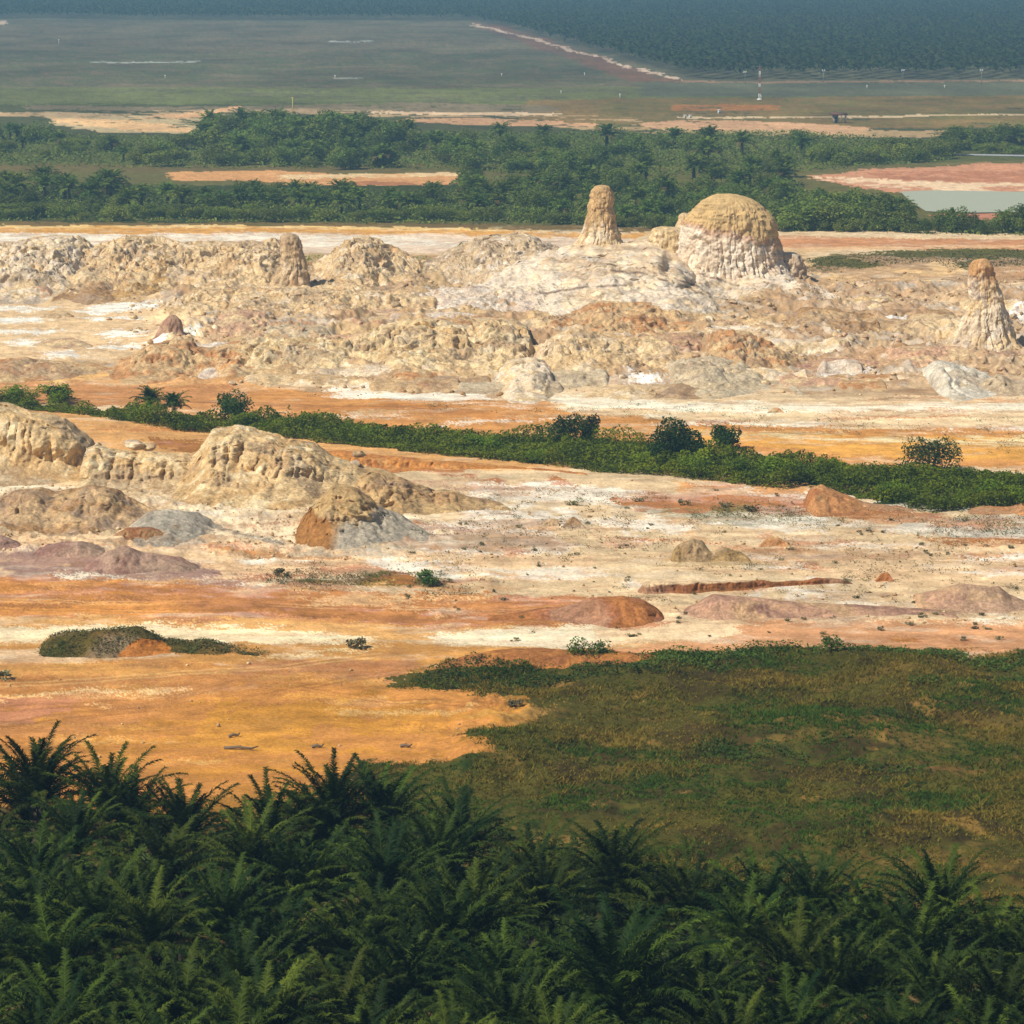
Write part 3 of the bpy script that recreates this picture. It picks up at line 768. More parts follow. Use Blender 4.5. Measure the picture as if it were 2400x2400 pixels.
def column(name, label, cat, rows, yr, cols, depth=.9, flute=.25, rough=.3, cap=None, res=.16, power=2.3, parent=None, colfn=None, below=1.5, mat=None):
    _seed[0] += 1
    sd_ = _seed[0]
    Yr = float(gp(1200, yr)[1])
    R = np.asarray(rows, float)
    xl, z = at_depth(R[:, 1], R[:, 0], Yr); xr, _ = at_depth(R[:, 2], R[:, 0], Yr)
    o_ = np.argsort(z); z, xl, xr = z[o_], xl[o_], xr[o_]
    hh = z[-1] - z[0]
    nz = int(max(hh / res, 16)); 
    zz = np.linspace(z[0] - below, z[-1], nz)
    l = np.interp(zz, z, xl); r = np.interp(zz, z, xr)
    per = math.pi * (r - l).max()
    na = int(np.clip(per / res, 24, 420))
    an = np.linspace(0, 2 * math.pi, na, endpoint=False)
    ca, sa = np.cos(an), np.sin(an)
    rr = (np.abs(ca) ** power + np.abs(sa) ** power) ** (-1 / power)
    cx = (l + r) / 2; hw = (r - l) / 2
    PX = cx[:, None] + hw[:, None] * (rr * ca)[None]
    PY = Yr + (hw[:, None] * (rr * sa)[None]) * depth
    PZ = np.repeat(zz[:, None], na, 1)
    W = float(hw.max())
    sc = min(W, 4) / 4 + .15
    sx, sy = PX + 11.3 * sd_, PY + 4.7 * sd_
    big = fbm3(sx / (W * .8), sy / (W * .8), PZ / (W * .8), 3)
    med = fbm3(sx / .9, sy / .9, PZ / .9, 4, .6)
    gul = np.exp(-(n2((an * W / .9)[None] + .6 * fbm2(sx, PZ, 2), PZ / 6 + sd_) / .14) ** 2)
    hf = (PZ - z[0]) / hh
    crag = (1 - 2.4 * np.abs(n3(sx / 1.5, sy / 1.5, PZ / 1.5))) + .5 * (1 - 2.4 * np.abs(n3(sx / .6, sy / .6, PZ / .5)))
    d = .45 * sc * big + 1.1 * rough * sc * med + .3 * rough * sc * crag - flute * sc * gul * np.clip((.62 - hf) * 4, .25, 1)
    d = d * np.clip((1 - hf) * 8, .15, 1)
    nxv = ca[None] * np.ones_like(PX); nyv = sa[None] * np.ones_like(PX)
    PX = PX + d * nxv; PY = PY + d * nyv
    PZ = PZ + .25 * sc * fbm3(sx / 1.2, sy / 1.2, PZ / 2 + 5, 3) * np.clip(hf * 4, 0, 1)
    idx = np.arange(nz * na).reshape(nz, na)
    nxt = np.roll(idx, -1, 1)
    Q = np.stack([idx[:-1], nxt[:-1], nxt[1:], idx[1:]], -1).reshape(-1, 4)
    P = np.stack([PX.ravel(), PY.ravel(), PZ.ravel()], -1)
    HF = hf.ravel()
    P = np.vstack([P, [[cx[-1], Yr, PZ[-1].mean() + .1 * sc]]]); HF = np.append(HF, 1.0)
    ti = len(P) - 1
    T = np.stack([idx[-1], np.roll(idx[-1], -1), np.full(na, ti)], -1)
    C = colour_rock(P, HF, COLS[cols] if isinstance(cols, str) else cols, sd_, cap)
    if colfn: C = colfn(P, HF, C)
    loc = np.array([cx[0], Yr, 0])
    me = mesh_np(name, P - loc, Q, T, C, False)
    o = obj(name, me, mat or M_CLAY, parent, tuple(loc))
    if label: tag(o, label, cat)
    return o

RK = 'rock'
# crack lines on hill and dome foot, their shade painted in as dark colour
CRACKS = ([(1490, 628), (1560, 645), (1640, 672), (1700, 700), (1760, 722), (1800, 730)], [(1640, 640), (1720, 668), (1800, 682)], [(1230, 690), (1300, 684), (1350, 676), (1420, 668), (1470, 668)],
         [(1800, 694), (1900, 722), (2000, 748)], [(1430, 632), (1500, 640), (1600, 668), (1650, 690)])
def crack_col(P, C):
    u, v = proj(P[:, 0], P[:, 1], P[:, 2])
    v = v + 4 * fbm2(P[:, 0] / 2, P[:, 2] / 2, 3)
    for i, ln in enumerate(CRACKS):
        q = np.asarray(ln, float)
        d = np.abs(v - np.interp(u, q[:, 0], q[:, 1]))
        k = ss(3.6, 1.2, d) * (u > q[0, 0]) * (u < q[-1, 0]) * ss(-.45, .05, fbm2(P[:, 0] / 1.8 + i * 9, P[:, 0] * 0 + 2, 3)) * .85
        C = C * (1 - k[:, None]) + srgb(112, 88, 72)[None] * k[:, None]
    return C
# the hill with its pillar and dome
def hill_col(P, hf, C):
    x, z = P[:, 0], P[:, 2]
    k = ss(.05, .3, fbm2(x / 5 + 4, P[:, 1] / 9, 3) + (.45 - hf) * .5)
    C = C * (1 - .6 * k[:, None]) + srgb(222, 208, 190)[None] * .6 * k[:, None]
    return crack_col(P, C)
ridge('clay_hill', 'broad pale hill with dark cracked strata carrying the dome and the pillar', 'hill',
      [(1000, 700), (1080, 672), (1160, 640), (1230, 612), (1300, 588), (1360, 568), (1450, 568), (1530, 560), (1580, 592), (1640, 636), (1720, 646), (1800, 640), (1850, 648), (1905, 676), (1970, 708), (2060, 748)],
      775, 652, (srgb(232, 210, 176), srgb(214, 186, 150), srgb(220, 206, 186)), .25, .06, .4, 2.6, 14, .2, strata=1.5, tilt=.16, colfn=hill_col, jum=.24, mat=M_BED)
column('rock_pillar', 'tall thin clay pillar standing alone left of the big dome', RK,
       [(434, 1402, 1418), (438, 1392, 1428), (448, 1387, 1434), (470, 1385, 1438), (500, 1378, 1440), (518, 1373, 1441), (532, 1369, 1444), (552, 1363, 1450), (568, 1350, 1458), (590, 1322, 1476), (612, 1300, 1500)],
       652, 'pale', 1.0, .5, .38, (srgb(204, 168, 118), .47, .0, .06), .13, colfn=None)
def dome_col(P, hf, C):
    n = fbm3(P[:, 0] / 1.3, P[:, 1] / 1.3, P[:, 2] / 3, 3)
    edge = np.abs(hf - .63 + .012 * (P[:, 0] - P[:, 0].mean()) + .05 * n)
    k = ss(.05, .01, edge) * .6
    return crack_col(P, C * (1 - k[:, None]) + srgb(188, 146, 118)[None] * k[:, None])
column('rock_dome', 'great rounded clay dome with tan cap and white fluted face', RK,
       [(455, 1680, 1712), (460, 1662, 1740), (470, 1648, 1766), (484, 1634, 1784), (502, 1616, 1804), (524, 1600, 1817), (556, 1598, 1823), (590, 1594, 1830), (615, 1586, 1838), (640, 1572, 1856), (665, 1548, 1884), (700, 1510, 1930)],
       664, (srgb(242, 226, 204), srgb(236, 214, 186), srgb(222, 196, 168)), .75, .7, .5, (srgb(204, 172, 120), .63, .013, .018), .14, colfn=dome_col, mat=M_BED)
column('rock_shoulder', 'knobbly tan shoulder rock against the left side of the dome', RK,
       [(500, 1598, 1610), (506, 1592, 1622), (520, 1586, 1628), (545, 1580, 1634), (570, 1574, 1640)], 652, 'tan', .9, .3, .4)
column('clay_stump', 'low flat-topped tan knob between the pillar and the dome', RK,
       [(532, 1540, 1580), (536, 1530, 1596), (548, 1525, 1608), (566, 1523, 1612), (585, 1520, 1616), (600, 1516, 1622)], 656, (srgb(220, 192, 144), srgb(204, 174, 124), PALE), .9, .25, .5)
column('rock_hump', 'brown fluted hump tucked behind the right foot of the dome', RK,
       [(592, 1836, 1862), (600, 1826, 1874), (625, 1818, 1884), (660, 1810, 1892), (690, 1800, 1905)], 664, (srgb(232, 210, 180), srgb(214, 184, 150), PALE), .9, .5, .5)
def hood_col(P, hf, C):
    k = ss(.70, .86, hf + .12 * fbm3(P[:, 0], P[:, 1], P[:, 2], 3)) * .85
    return C * (1 - k[:, None]) + srgb(196, 144, 84)[None] * k[:, None]
column('hoodoo', 'mushroom-shaped clay hoodoo with an orange cap near the right edge', RK,
       [(608, 2292, 2314), (613, 2280, 2322), (626, 2273, 2330), (644, 2270, 2332), (658, 2270, 2338), (670, 2273, 2341), (682, 2275, 2346), (698, 2273, 2350), (722, 2271, 2355), (760, 2250, 2368), (797, 2228, 2384), (832, 2205, 2404)],
       826, 'pale', .95, .45, .36, None, .12, colfn=hood_col)
column('clay_spire', 'narrow clay spire with a dark right flank in the left badlands', RK,
       [(549, 664, 690), (554, 658, 700), (575, 657, 706), (600, 658, 712), (625, 654, 719), (648, 645, 724), (672, 628, 732)], 688, (srgb(206, 176, 136), srgb(180, 144, 104), PALE), .9, .4, .4)
column('clay_spire', 'short mauve spire standing by the white clay pans', RK,
       [(740, 398, 412), (746, 390, 420), (762, 378, 426), (782, 368, 432), (798, 352, 440)], 800, (srgb(188, 152, 124), srgb(170, 132, 110), TAN2), .9, .4, .4)

G_B = 'clay mounds of the badlands'
def mound(label, sil, yf, yr, cols='tan', **kw):
    t0 = min(p[1] for p in sil)
    yr = min(yr, t0 + .46 * (yf - t0)); kw['cliff'] = kw.get('cliff', .5) * .7; kw.setdefault('jum', .9); kw['flute'] = kw.get('flute', .6) * .7
    return ridge('clay_mound', label, 'mound', sil, yf, yr, cols, group=G_B, **kw)
mound('pale grey-topped mound at the left edge, farthest of the badlands', [(-120, 600), (-40, 585), (0, 576), (60, 564), (120, 557), (175, 559), (210, 582), (250, 620)], 712, 668, 'pale', cliff=.3)
mound('long lumpy tan mound running up to the narrow spire', [(170, 620), (230, 578), (300, 553), (350, 558), (420, 572), (500, 575), (600, 568), (650, 562), (700, 610), (730, 640)], 700, 660, 'tan', cliff=.35)
mound('rounded golden hump below the long tan mound', [(270, 650), (315, 615), (350, 602), (395, 606), (440, 640), (480, 660)], 706, 692, 'gold', cliff=.2)
mound('low brown mound above the white clay pans', [(110, 706), (180, 684), (235, 661), (285, 680), (340, 712)], 722, 708, 'brown', cliff=.2)
mound('double-topped tan mound right of the narrow spire', [(690, 660), (745, 620), (782, 600), (805, 572), (845, 558), (882, 560), (905, 582), (968, 612), (990, 640), (1005, 690)], 705, 672, 'tan', cliff=.4)
mound('smooth beige slope leading up towards the pillar', [(975, 650), (1030, 602), (1068, 581), (1118, 562), (1150, 556), (1200, 549), (1245, 554), (1300, 580), (1350, 610)], 690, 655, (srgb(214, 188, 150), srgb(200, 172, 136), CHALK), cliff=.1, rough=.3, flute=.3)
mound('rubbly tan mound in the middle of the left badlands', [(370, 730), (447, 688), (560, 680), (683, 676), (745, 684), (870, 702), (990, 716), (1040, 735)], 765, 735, 'tan', cliff=.4, rough=.8)
mound('cracked pinkish block beside the rubbly mound', [(470, 796), (515, 762), (545, 736), (580, 729), (612, 740), (630, 780)], 806, 796, 'pink', cliff=.7, flute=.8)
mound('pale grey fan of washed clay', [(550, 815), (630, 778), (690, 764), (760, 775), (800, 800)], 822, 808, 'grey', cliff=.0, flute=.3)
mound('orange-tan ridge above the left end of the green strip', [(270, 850), (348, 812), (397, 804), (435, 798), (485, 822), (528, 810), (575, 812), (640, 850)], 905, 858, 'rust', cliff=.4, rough=.7)
mound('broken tan face with white streaks', [(540, 840), (590, 800), (670, 791), (733, 803), (807, 810), (836, 840), (856, 890)], 906, 858, 'cliff', cliff=.6, flute=.9, rough=.7)
mound('large fluted tan bluff in the centre of the badlands', [(810, 850), (865, 784), (930, 760), (995, 753), (1043, 759), (1112, 774), (1125, 760), (1200, 754), (1236, 770), (1262, 840)], 892, 845, 'cliff', cliff=.75, flute=1.0, wf=3.0)
mound('low orange-tinged mound at the foot of the tan bluff', [(885, 912), (930, 880), (980, 867), (1030, 884), (1075, 912)], 922, 910, 'rust', cliff=.3)
mound('pale rounded block pushed out in front of the tan bluff', [(1130, 940), (1165, 882), (1200, 846), (1245, 838), (1275, 850), (1302, 900), (1320, 940)], 944, 920, 'pale', cliff=.5)
mound('brownish mound right of the pale rounded block', [(1240, 850), (1312, 786), (1349, 776), (1399, 796), (1473, 815), (1548, 822), (1600, 848), (1640, 900)], 912, 862, 'tan', cliff=.55, flute=.9)
mound('orange-brown ridge under the white hill', [(1280, 775), (1340, 738), (1405, 710), (1498, 713), (1548, 728), (1597, 748), (1660, 774), (1700, 800)], 815, 776, 'rust', cliff=.6)
mound('orange-tan ridge sloping down to the right', [(1640, 820), (1697, 773), (1740, 778), (1796, 810), (1858, 846), (1930, 896)], 905, 852, 'rust', cliff=.45)
mound('low tan mound by the white sand track', [(1365, 932), (1405, 909), (1473, 903), (1545, 926)], 938, 930, 'tan', cliff=.3)
mound('low beige mound next to the grey wash', [(1525, 934), (1585, 898), (1647, 908), (1700, 938)], 942, 928, 'brown', cliff=.3)
mound('white fluted clay slab tilting down to the right edge', [(2160, 884), (2190, 846), (2210, 846), (2256, 866), (2330, 897), (2400, 926), (2470, 946)], 944, 916, (srgb(222, 212, 192), srgb(206, 192, 168), srgb(232, 222, 204)), cliff=.3, flute=.6, rough=.35)
mound('low strata ledge running right from the hill', [(1840, 745), (1900, 722), (1960, 728), (2050, 756), (2170, 800)], 808, 776, 'brown', cliff=.6, strata=.8)
mound('pinkish low ledge in front of the hoodoo', [(2060, 838), (2130, 812), (2220, 818), (2330, 836), (2470, 852)], 880, 855, 'pink', cliff=.5, rough=.8)
mound('tan shelf left of the hoodoo', [(2080, 790), (2150, 746), (2210, 736), (2260, 752), (2310, 790)], 806, 784, 'tan', cliff=.4)
mound('grey clay bank below the orange-tan ridge', [(1560, 870), (1640, 838), (1700, 848), (1800, 884), (1900, 930)], 940, 900, 'grey', cliff=.1, flute=.3)
mound('mauve tongue of clay between the two orange ridges', [(1480, 812), (1560, 782), (1640, 800), (1720, 840)], 850, 822, 'mauve', cliff=.3)
mound('grey-white bank below the beige slope', [(960, 720), (1040, 690), (1120, 672), (1230, 684), (1330, 716)], 745, 718, 'chalk', cliff=.15, flute=.4)
mound('small tan island in the white clay pans', [(88, 748), (112, 730), (150, 728), (175, 744)], 752, 748, 'gold', cliff=.3)
mound('flat pinkish island low in the white clay pans', [(70, 812), (110, 794), (170, 790), (220, 812)], 818, 812, 'pink', cliff=.1)
mound('rocky tan shelf at the left edge above the orange belt', [(-120, 880), (-20, 846), (60, 838), (150, 850), (260, 866), (320, 890)], 900, 876, 'rust', cliff=.3, rough=.8)
mound('broken brown ledge far right by the hoodoo foot', [(2170, 880), (2230, 856), (2300, 852), (2390, 876), (2460, 890)], 900, 884, 'brown', cliff=.6, rough=.9)
mound('tan ledge at the far side of the right badlands', [(1920, 716), (1990, 700), (2080, 706), (2190, 724)], 735, 722, 'pink', cliff=.6)
mound('thin white-topped ledge right of the grey bank', [(1860, 862), (1930, 838), (2010, 842), (2100, 868)], 880, 864, 'mauve', cliff=.6)

G_R = 'low broken clay ridges between the mounds'
for i in range(104):
    px, py = rnd.uniform(420, 2420), rnd.uniform(705, 918)
    if i > 84: px, py = rnd.uniform(-60, 1000), rnd.uniform(640, 705)
    if px < 1900 and py < 735 and px > 980: py += 40
    wd_, ht = rnd.uniform(50, 150), rnd.uniform(10, 34)
    k_ = rnd.randint(5, 8)
    sil_ = [(px - wd_, py)] + [(px + wd_ * (2 * (j + .5 + rnd.uniform(-.3, .3)) / k_ - 1), py - ht * rnd.uniform(.45, 1.1) + rnd.uniform(-.1, .1) * wd_ * 0) for j in range(k_)] + [(px + wd_, py + 2)]
    ridge('clay_ridge', 'low broken ridge of clay rubble wedged between the larger mounds', 'ridge', sil_, py + rnd.uniform(9, 20), py, rnd.choice(['tan', 'tan', 'pink', 'pale', 'brown', 'pale', 'grey', 'rust', 'cliff', 'chalk']), rnd.uniform(.2, .7), .8, rnd.uniform(.7, 1.1), 1.8, None, .2, group=G_R)
# the near cliff on the left
G_C = 'clay cliffs of the near ridge'
def slope_low(P, hf, C):
    xm = P[:, 0].mean()
    k = ss(.56, .34, hf + .25 * fbm2(P[:, 0] / 1.2, P[:, 1] / 1.2, 3)) * ss(-3.0, -1.0, P[:, 0] - xm - .5 * (hf - .3) * 6)
    C = C * (1 - k[:, None]) + srgb(178, 166, 146)[None] * k[:, None]
    k2 = ss(.46, .38, hf) * ss(-1.6, -3.2, P[:, 0] - xm)
    return C * (1 - k2[:, None]) + srgb(168, 118, 66)[None] * k2[:, None]
ridge('clay_cliff', 'tall pale clay cliff cut off by the left edge, in front of the green strip', 'cliff',
      [(-260, 930), (-100, 936), (0, 943), (40, 953), (95, 965), (155, 977), (180, 998), (205, 1018), (240, 1060)], 1138, 1092, 'near', .9, 1.3, .4, 2.4, 8, .13, group=G_C)
ridge('clay_cliff', 'lower notched clay wall joining the two tall near cliffs', 'cliff',
      [(190, 1060), (230, 1036), (290, 1054), (348, 1056), (435, 1061), (480, 1078), (520, 1110)], 1168, 1118, 'near', .75, 1.1, .55, 2.0, 6, .13, group=G_C)
ridge('clay_cliff', 'main near clay cliff with a flat top and a long tail to the right', 'cliff',
      [(396, 1130), (440, 1084), (484, 1030), (499, 1003), (547, 999), (602, 1005), (671, 1020), (745, 1042), (775, 1066), (838, 1084), (919, 1105), (950, 1128), (1018, 1156), (1118, 1176), (1220, 1205)],
      1205, 1112, 'near', .5, 1.4, .42, 2.0, 9, .13, group=G_C, jum=.22)
ridge('clay_cliff', 'long low tail of broken clay running right from the main near cliff', 'cliff',
      [(820, 1124), (880, 1106), (930, 1112), (970, 1134), (1018, 1150), (1118, 1168), (1200, 1190), (1270, 1214)], 1222, 1178, (srgb(206, 172, 122), srgb(184, 148, 104), srgb(164, 132, 100)), .2, .5, .8, 2.0, 8, .13, group=G_C, jum=.6)
ridge('clay_cliff', 'pointed grey-footed spur in front of the main near cliff', 'cliff',
      [(655, 1290), (700, 1232), (745, 1173), (782, 1136), (838, 1146), (900, 1196), (950, 1222), (1020, 1266)], 1306, 1236, (srgb(196, 164, 114), srgb(176, 142, 98), srgb(210, 178, 124)), .15, .8, .55, 1.6, 6, .12, group=G_C, colfn=slope_low)
ridge('clay_mound', 'brown two-humped mound below the tall left cliff', 'mound',
      [(-120, 1200), (0, 1170), (40, 1150), (95, 1142), (125, 1160), (165, 1150), (205, 1137), (260, 1142), (300, 1170), (350, 1190), (410, 1244)], 1272, 1200, 'brown', .4, .6, .6, 2.2, 6, .12, jum=.5)
ridge('clay_mound', 'slate grey mound with a rusty foot beside the brown mound', 'mound',
      [(285, 1250), (348, 1198), (397, 1191), (460, 1203), (497, 1228), (560, 1247), (620, 1262), (680, 1286)], 1286, 1232, 'slate', .05, .4, .35, 1.4, 6, .12, jum=.3)
ridge('clay_mound', 'rusty brown lump leaning on the slate grey mound', 'mound',
      [(262, 1262), (300, 1236), (350, 1232), (400, 1252), (450, 1270)], 1280, 1266, (srgb(158, 106, 70), srgb(176, 124, 82), BROWN), .6, .6, .6, 1.4, 3, .1)
for lab, sil, yf, yr in (('small mauve heap at the left edge', [(-60, 1252), (5, 1254), (30, 1268), (50, 1292)], 1300, 1288),
                         ('low mauve heap with two soft tops', [(75, 1298), (137, 1273), (186, 1266), (217, 1279), (250, 1304)], 1314, 1300),
                         ('long mauve heap above the red ground', [(190, 1326), (248, 1292), (292, 1279), (335, 1296), (422, 1303), (472, 1328), (530, 1350)], 1350, 1330)):
    ridge('soil_heap', lab, 'heap', sil, yf, yr, 'purple', .2, .5, .5, 1.8, 5, .12, group='mauve soil heaps')
ridge('soil_bank', 'orange spoil bank cut into ribs along the green strip', 'bank',
      [(735, 1056), (800, 1054), (900, 1065), (1000, 1074), (1100, 1084), (1200, 1092), (1300, 1101), (1400, 1116)], 1112, 1090, 'orange', .8, 1.6, .5, 1.3, 6, .14)
for lab, sil, yf, yr, c in (
        ('speckled tan boulder heap with a lower shaded half, alone on the white flat', [(1568, 1314), (1588, 1274), (1622, 1260), (1648, 1266), (1668, 1290), (1697, 1279), (1734, 1291), (1766, 1314)], 1320, 1309, (srgb(194, 164, 112), srgb(170, 140, 94), srgb(150, 124, 84))),
        ('small tan lump left of its pointed twin', [(1264, 1236), (1290, 1213), (1306, 1216), (1314, 1236)], 1238, 1234, 'tan'),
        ('small pointed brown lump', [(1312, 1238), (1342, 1206), (1356, 1216), (1375, 1238)], 1240, 1235, 'brown'),
        ('small rust lump behind the boulder heap', [(1776, 1280), (1803, 1255), (1820, 1252), (1856, 1280)], 1283, 1278, 'rust'),
        ('round red lump right of the trench', [(2050, 1362), (2065, 1340), (2082, 1338), (2098, 1362)], 1364, 1359, 'red'),
        ('tiny orange heap on the white sand track', [(1796, 967), (1812, 953), (1824, 952), (1840, 967)], 969, 965, 'rust')):
    ridge('soil_heap', lab, 'heap', sil, yf, yr, c, .4, .5, .6, 1.2, 2.2, .1, group='lone heaps on the flats')
ridge('soil_bank', 'orange bank pushed into the edge of the green strip', 'bank',
      [(1880, 1176), (1903, 1140), (1928, 1136), (1965, 1152), (2020, 1172), (2100, 1188), (2220, 1208)], 1212, 1186, (srgb(194, 138, 88), srgb(176, 118, 74), srgb(206, 160, 108)), .3, .6, .5, 1.6, 5, .12)
ridge('soil_bank', 'low orange bank at the right edge under the green strip', 'bank',
      [(2262, 1206), (2300, 1184), (2340, 1188), (2370, 1188), (2400, 1176), (2500, 1176)], 1216, 1196, (srgb(194, 138, 88), srgb(176, 118, 74), srgb(206, 160, 108)), .3, .6, .5, 1.6, 4, .12)
ridge('soil_bank', 'straight dark red trench wall on the flat', 'bank',
      [(1488, 1376), (1497, 1361), (1640, 1361), (1785, 1357), (1815, 1360), (1880, 1356), (1950, 1351), (2012, 1364)], [(1488, 1392), (1700, 1388), (1815, 1376), (2012, 1367)], [(1488, 1384), (1700, 1380), (1815, 1371), (2012, 1362)], (srgb(146, 88, 56), srgb(168, 106, 66), srgb(180, 122, 80)), 1.0, 1.0, 1.2, 1.0, 2.0, .09, colfn=lambda P, hf, C: (lambda k: C * (1 - k[:, None]) + srgb(220, 190, 150)[None] * k[:, None])(ss(.72, .86, hf + .12 * fbm2(P[:, 0], P[:, 1], 3))))
ridge('soil_heap', 'broad dark red soil heap left of the sandy gap', 'heap',
      [(1130, 1448), (1240, 1432), (1324, 1418), (1386, 1400), (1460, 1393), (1510, 1402), (1546, 1426), (1568, 1452)], 1466, 1438, 'red', .5, .6, .5, 1.6, 6, .12)
ridge('soil_heap', 'long low pinkish heap right of the sandy gap', 'heap',
      [(1588, 1440), (1622, 1416), (1672, 1391), (1759, 1397), (1883, 1414), (2007, 1421), (2194, 1427), (2275, 1450)], 1452, 1432, 'mauve', .5, .5, .5, 1.6, 6, .12)
ridge('soil_heap', 'mauve heap at the right edge above the grassland', 'heap',
      [(2140, 1396), (2256, 1367), (2343, 1372), (2367, 1390), (2440, 1424)], 1434, 1410, 'mauve', .3, .5, .5, 1.6, 6, .12)

# ------------------------------------------------------------------ boulders
def boulder_mesh(seed, cols):
    import bmesh
    bm = bmesh.new()
    bmesh.ops.create_icosphere(bm, subdivisions=4, radius=.5)
    V = np.array([v.co[:] for v in bm.verts]); T = [[v.index for v in f.verts] for f in bm.faces]
    bm.free()
    r_ = np.random.RandomState(seed)
    for k in range(9):                                   # chip flat faces off
        d = r_.randn(3); d /= np.linalg.norm(d)
        lim = .30 + .14 * r_.rand()
        ex = np.maximum(V @ d - lim, 0)
        V = V - ex[:, None] * d[None] * .85
    n = fbm3(V[:, 0] * 5 + seed, V[:, 1] * 5, V[:, 2] * 5, 4)
    V = V * (1 + .16 * n[:, None]) * np.array([1.15, 1, .8])
    return mesh_np('boulder', V, None, T, colour_rock(V * 4, V[:, 2], cols, seed), False)

B_M = [boulder_mesh(i, COLS[c]) for i, c in enumerate(('tan', 'pale', 'pink', 'brown'))]
def put_boulder(px, py, size, mi, label, z=None, group=None):
    X, Y = (float(q) for q in gp(px, py))
    o = obj('boulder', B_M[mi], M_CLAY, None, (X, Y, (gz(X, Y) if z is None else z) + size * .15), rnd.uniform(0, 6.28))
    o.scale = (size * rnd.uniform(.8, 1.25), size * rnd.uniform(.8, 1.2), size * rnd.uniform(.65, 1.1))
    tag(o, label, 'boulder', group)
    return o

GB = 'loose boulders among the clay mounds'
for i in range(190):
    px = rnd.uniform(250, 2400)
    py = rnd.uniform(715, 915)
    if rnd.random() < .4: px = rnd.uniform(1600, 2400)
    put_boulder(px, py, rnd.uniform(.5, 1.5), rnd.randrange(4), 'loose clay boulder lying in the rubble between the clay mounds', None, GB)
def put_on_cliff(px, py, yr, size, mi, label):
    Yr = float(gp(1200, yr)[1])
    X, Z = at_depth(px, py, Yr)
    o = obj('boulder', B_M[mi], M_CLAY, None, (float(X), Yr, float(Z)), rnd.uniform(0, 6))
    o.scale = (size * 1.3, size, size * .8)
    tag(o, label, 'boulder')
put_on_cliff(316, 1042, 1112, 2.0, 1, 'flat pale slab resting on the notched clay wall')
put_on_cliff(348, 1046, 1110, 1.7, 0, 'tan slab next to the flat pale slab on the notched wall')
put_on_cliff(841, 1064, 1108, 1.3, 3, 'upright rock standing behind the tail of the main cliff')
put_on_cliff(832, 1088, 1114, 1.5, 1, 'whitish rock perched on the tail of the main cliff')

# ------------------------------------------------------------------ leaves and palms
def rotm(ax, an):
    ax = ax / np.linalg.norm(ax)
    K = np.array([[0, -ax[2], ax[1]], [ax[2], 0, -ax[0]], [-ax[1], ax[0], 0]])
    return np.eye(3) + math.sin(an) * K + (1 - math.cos(an)) * K @ K

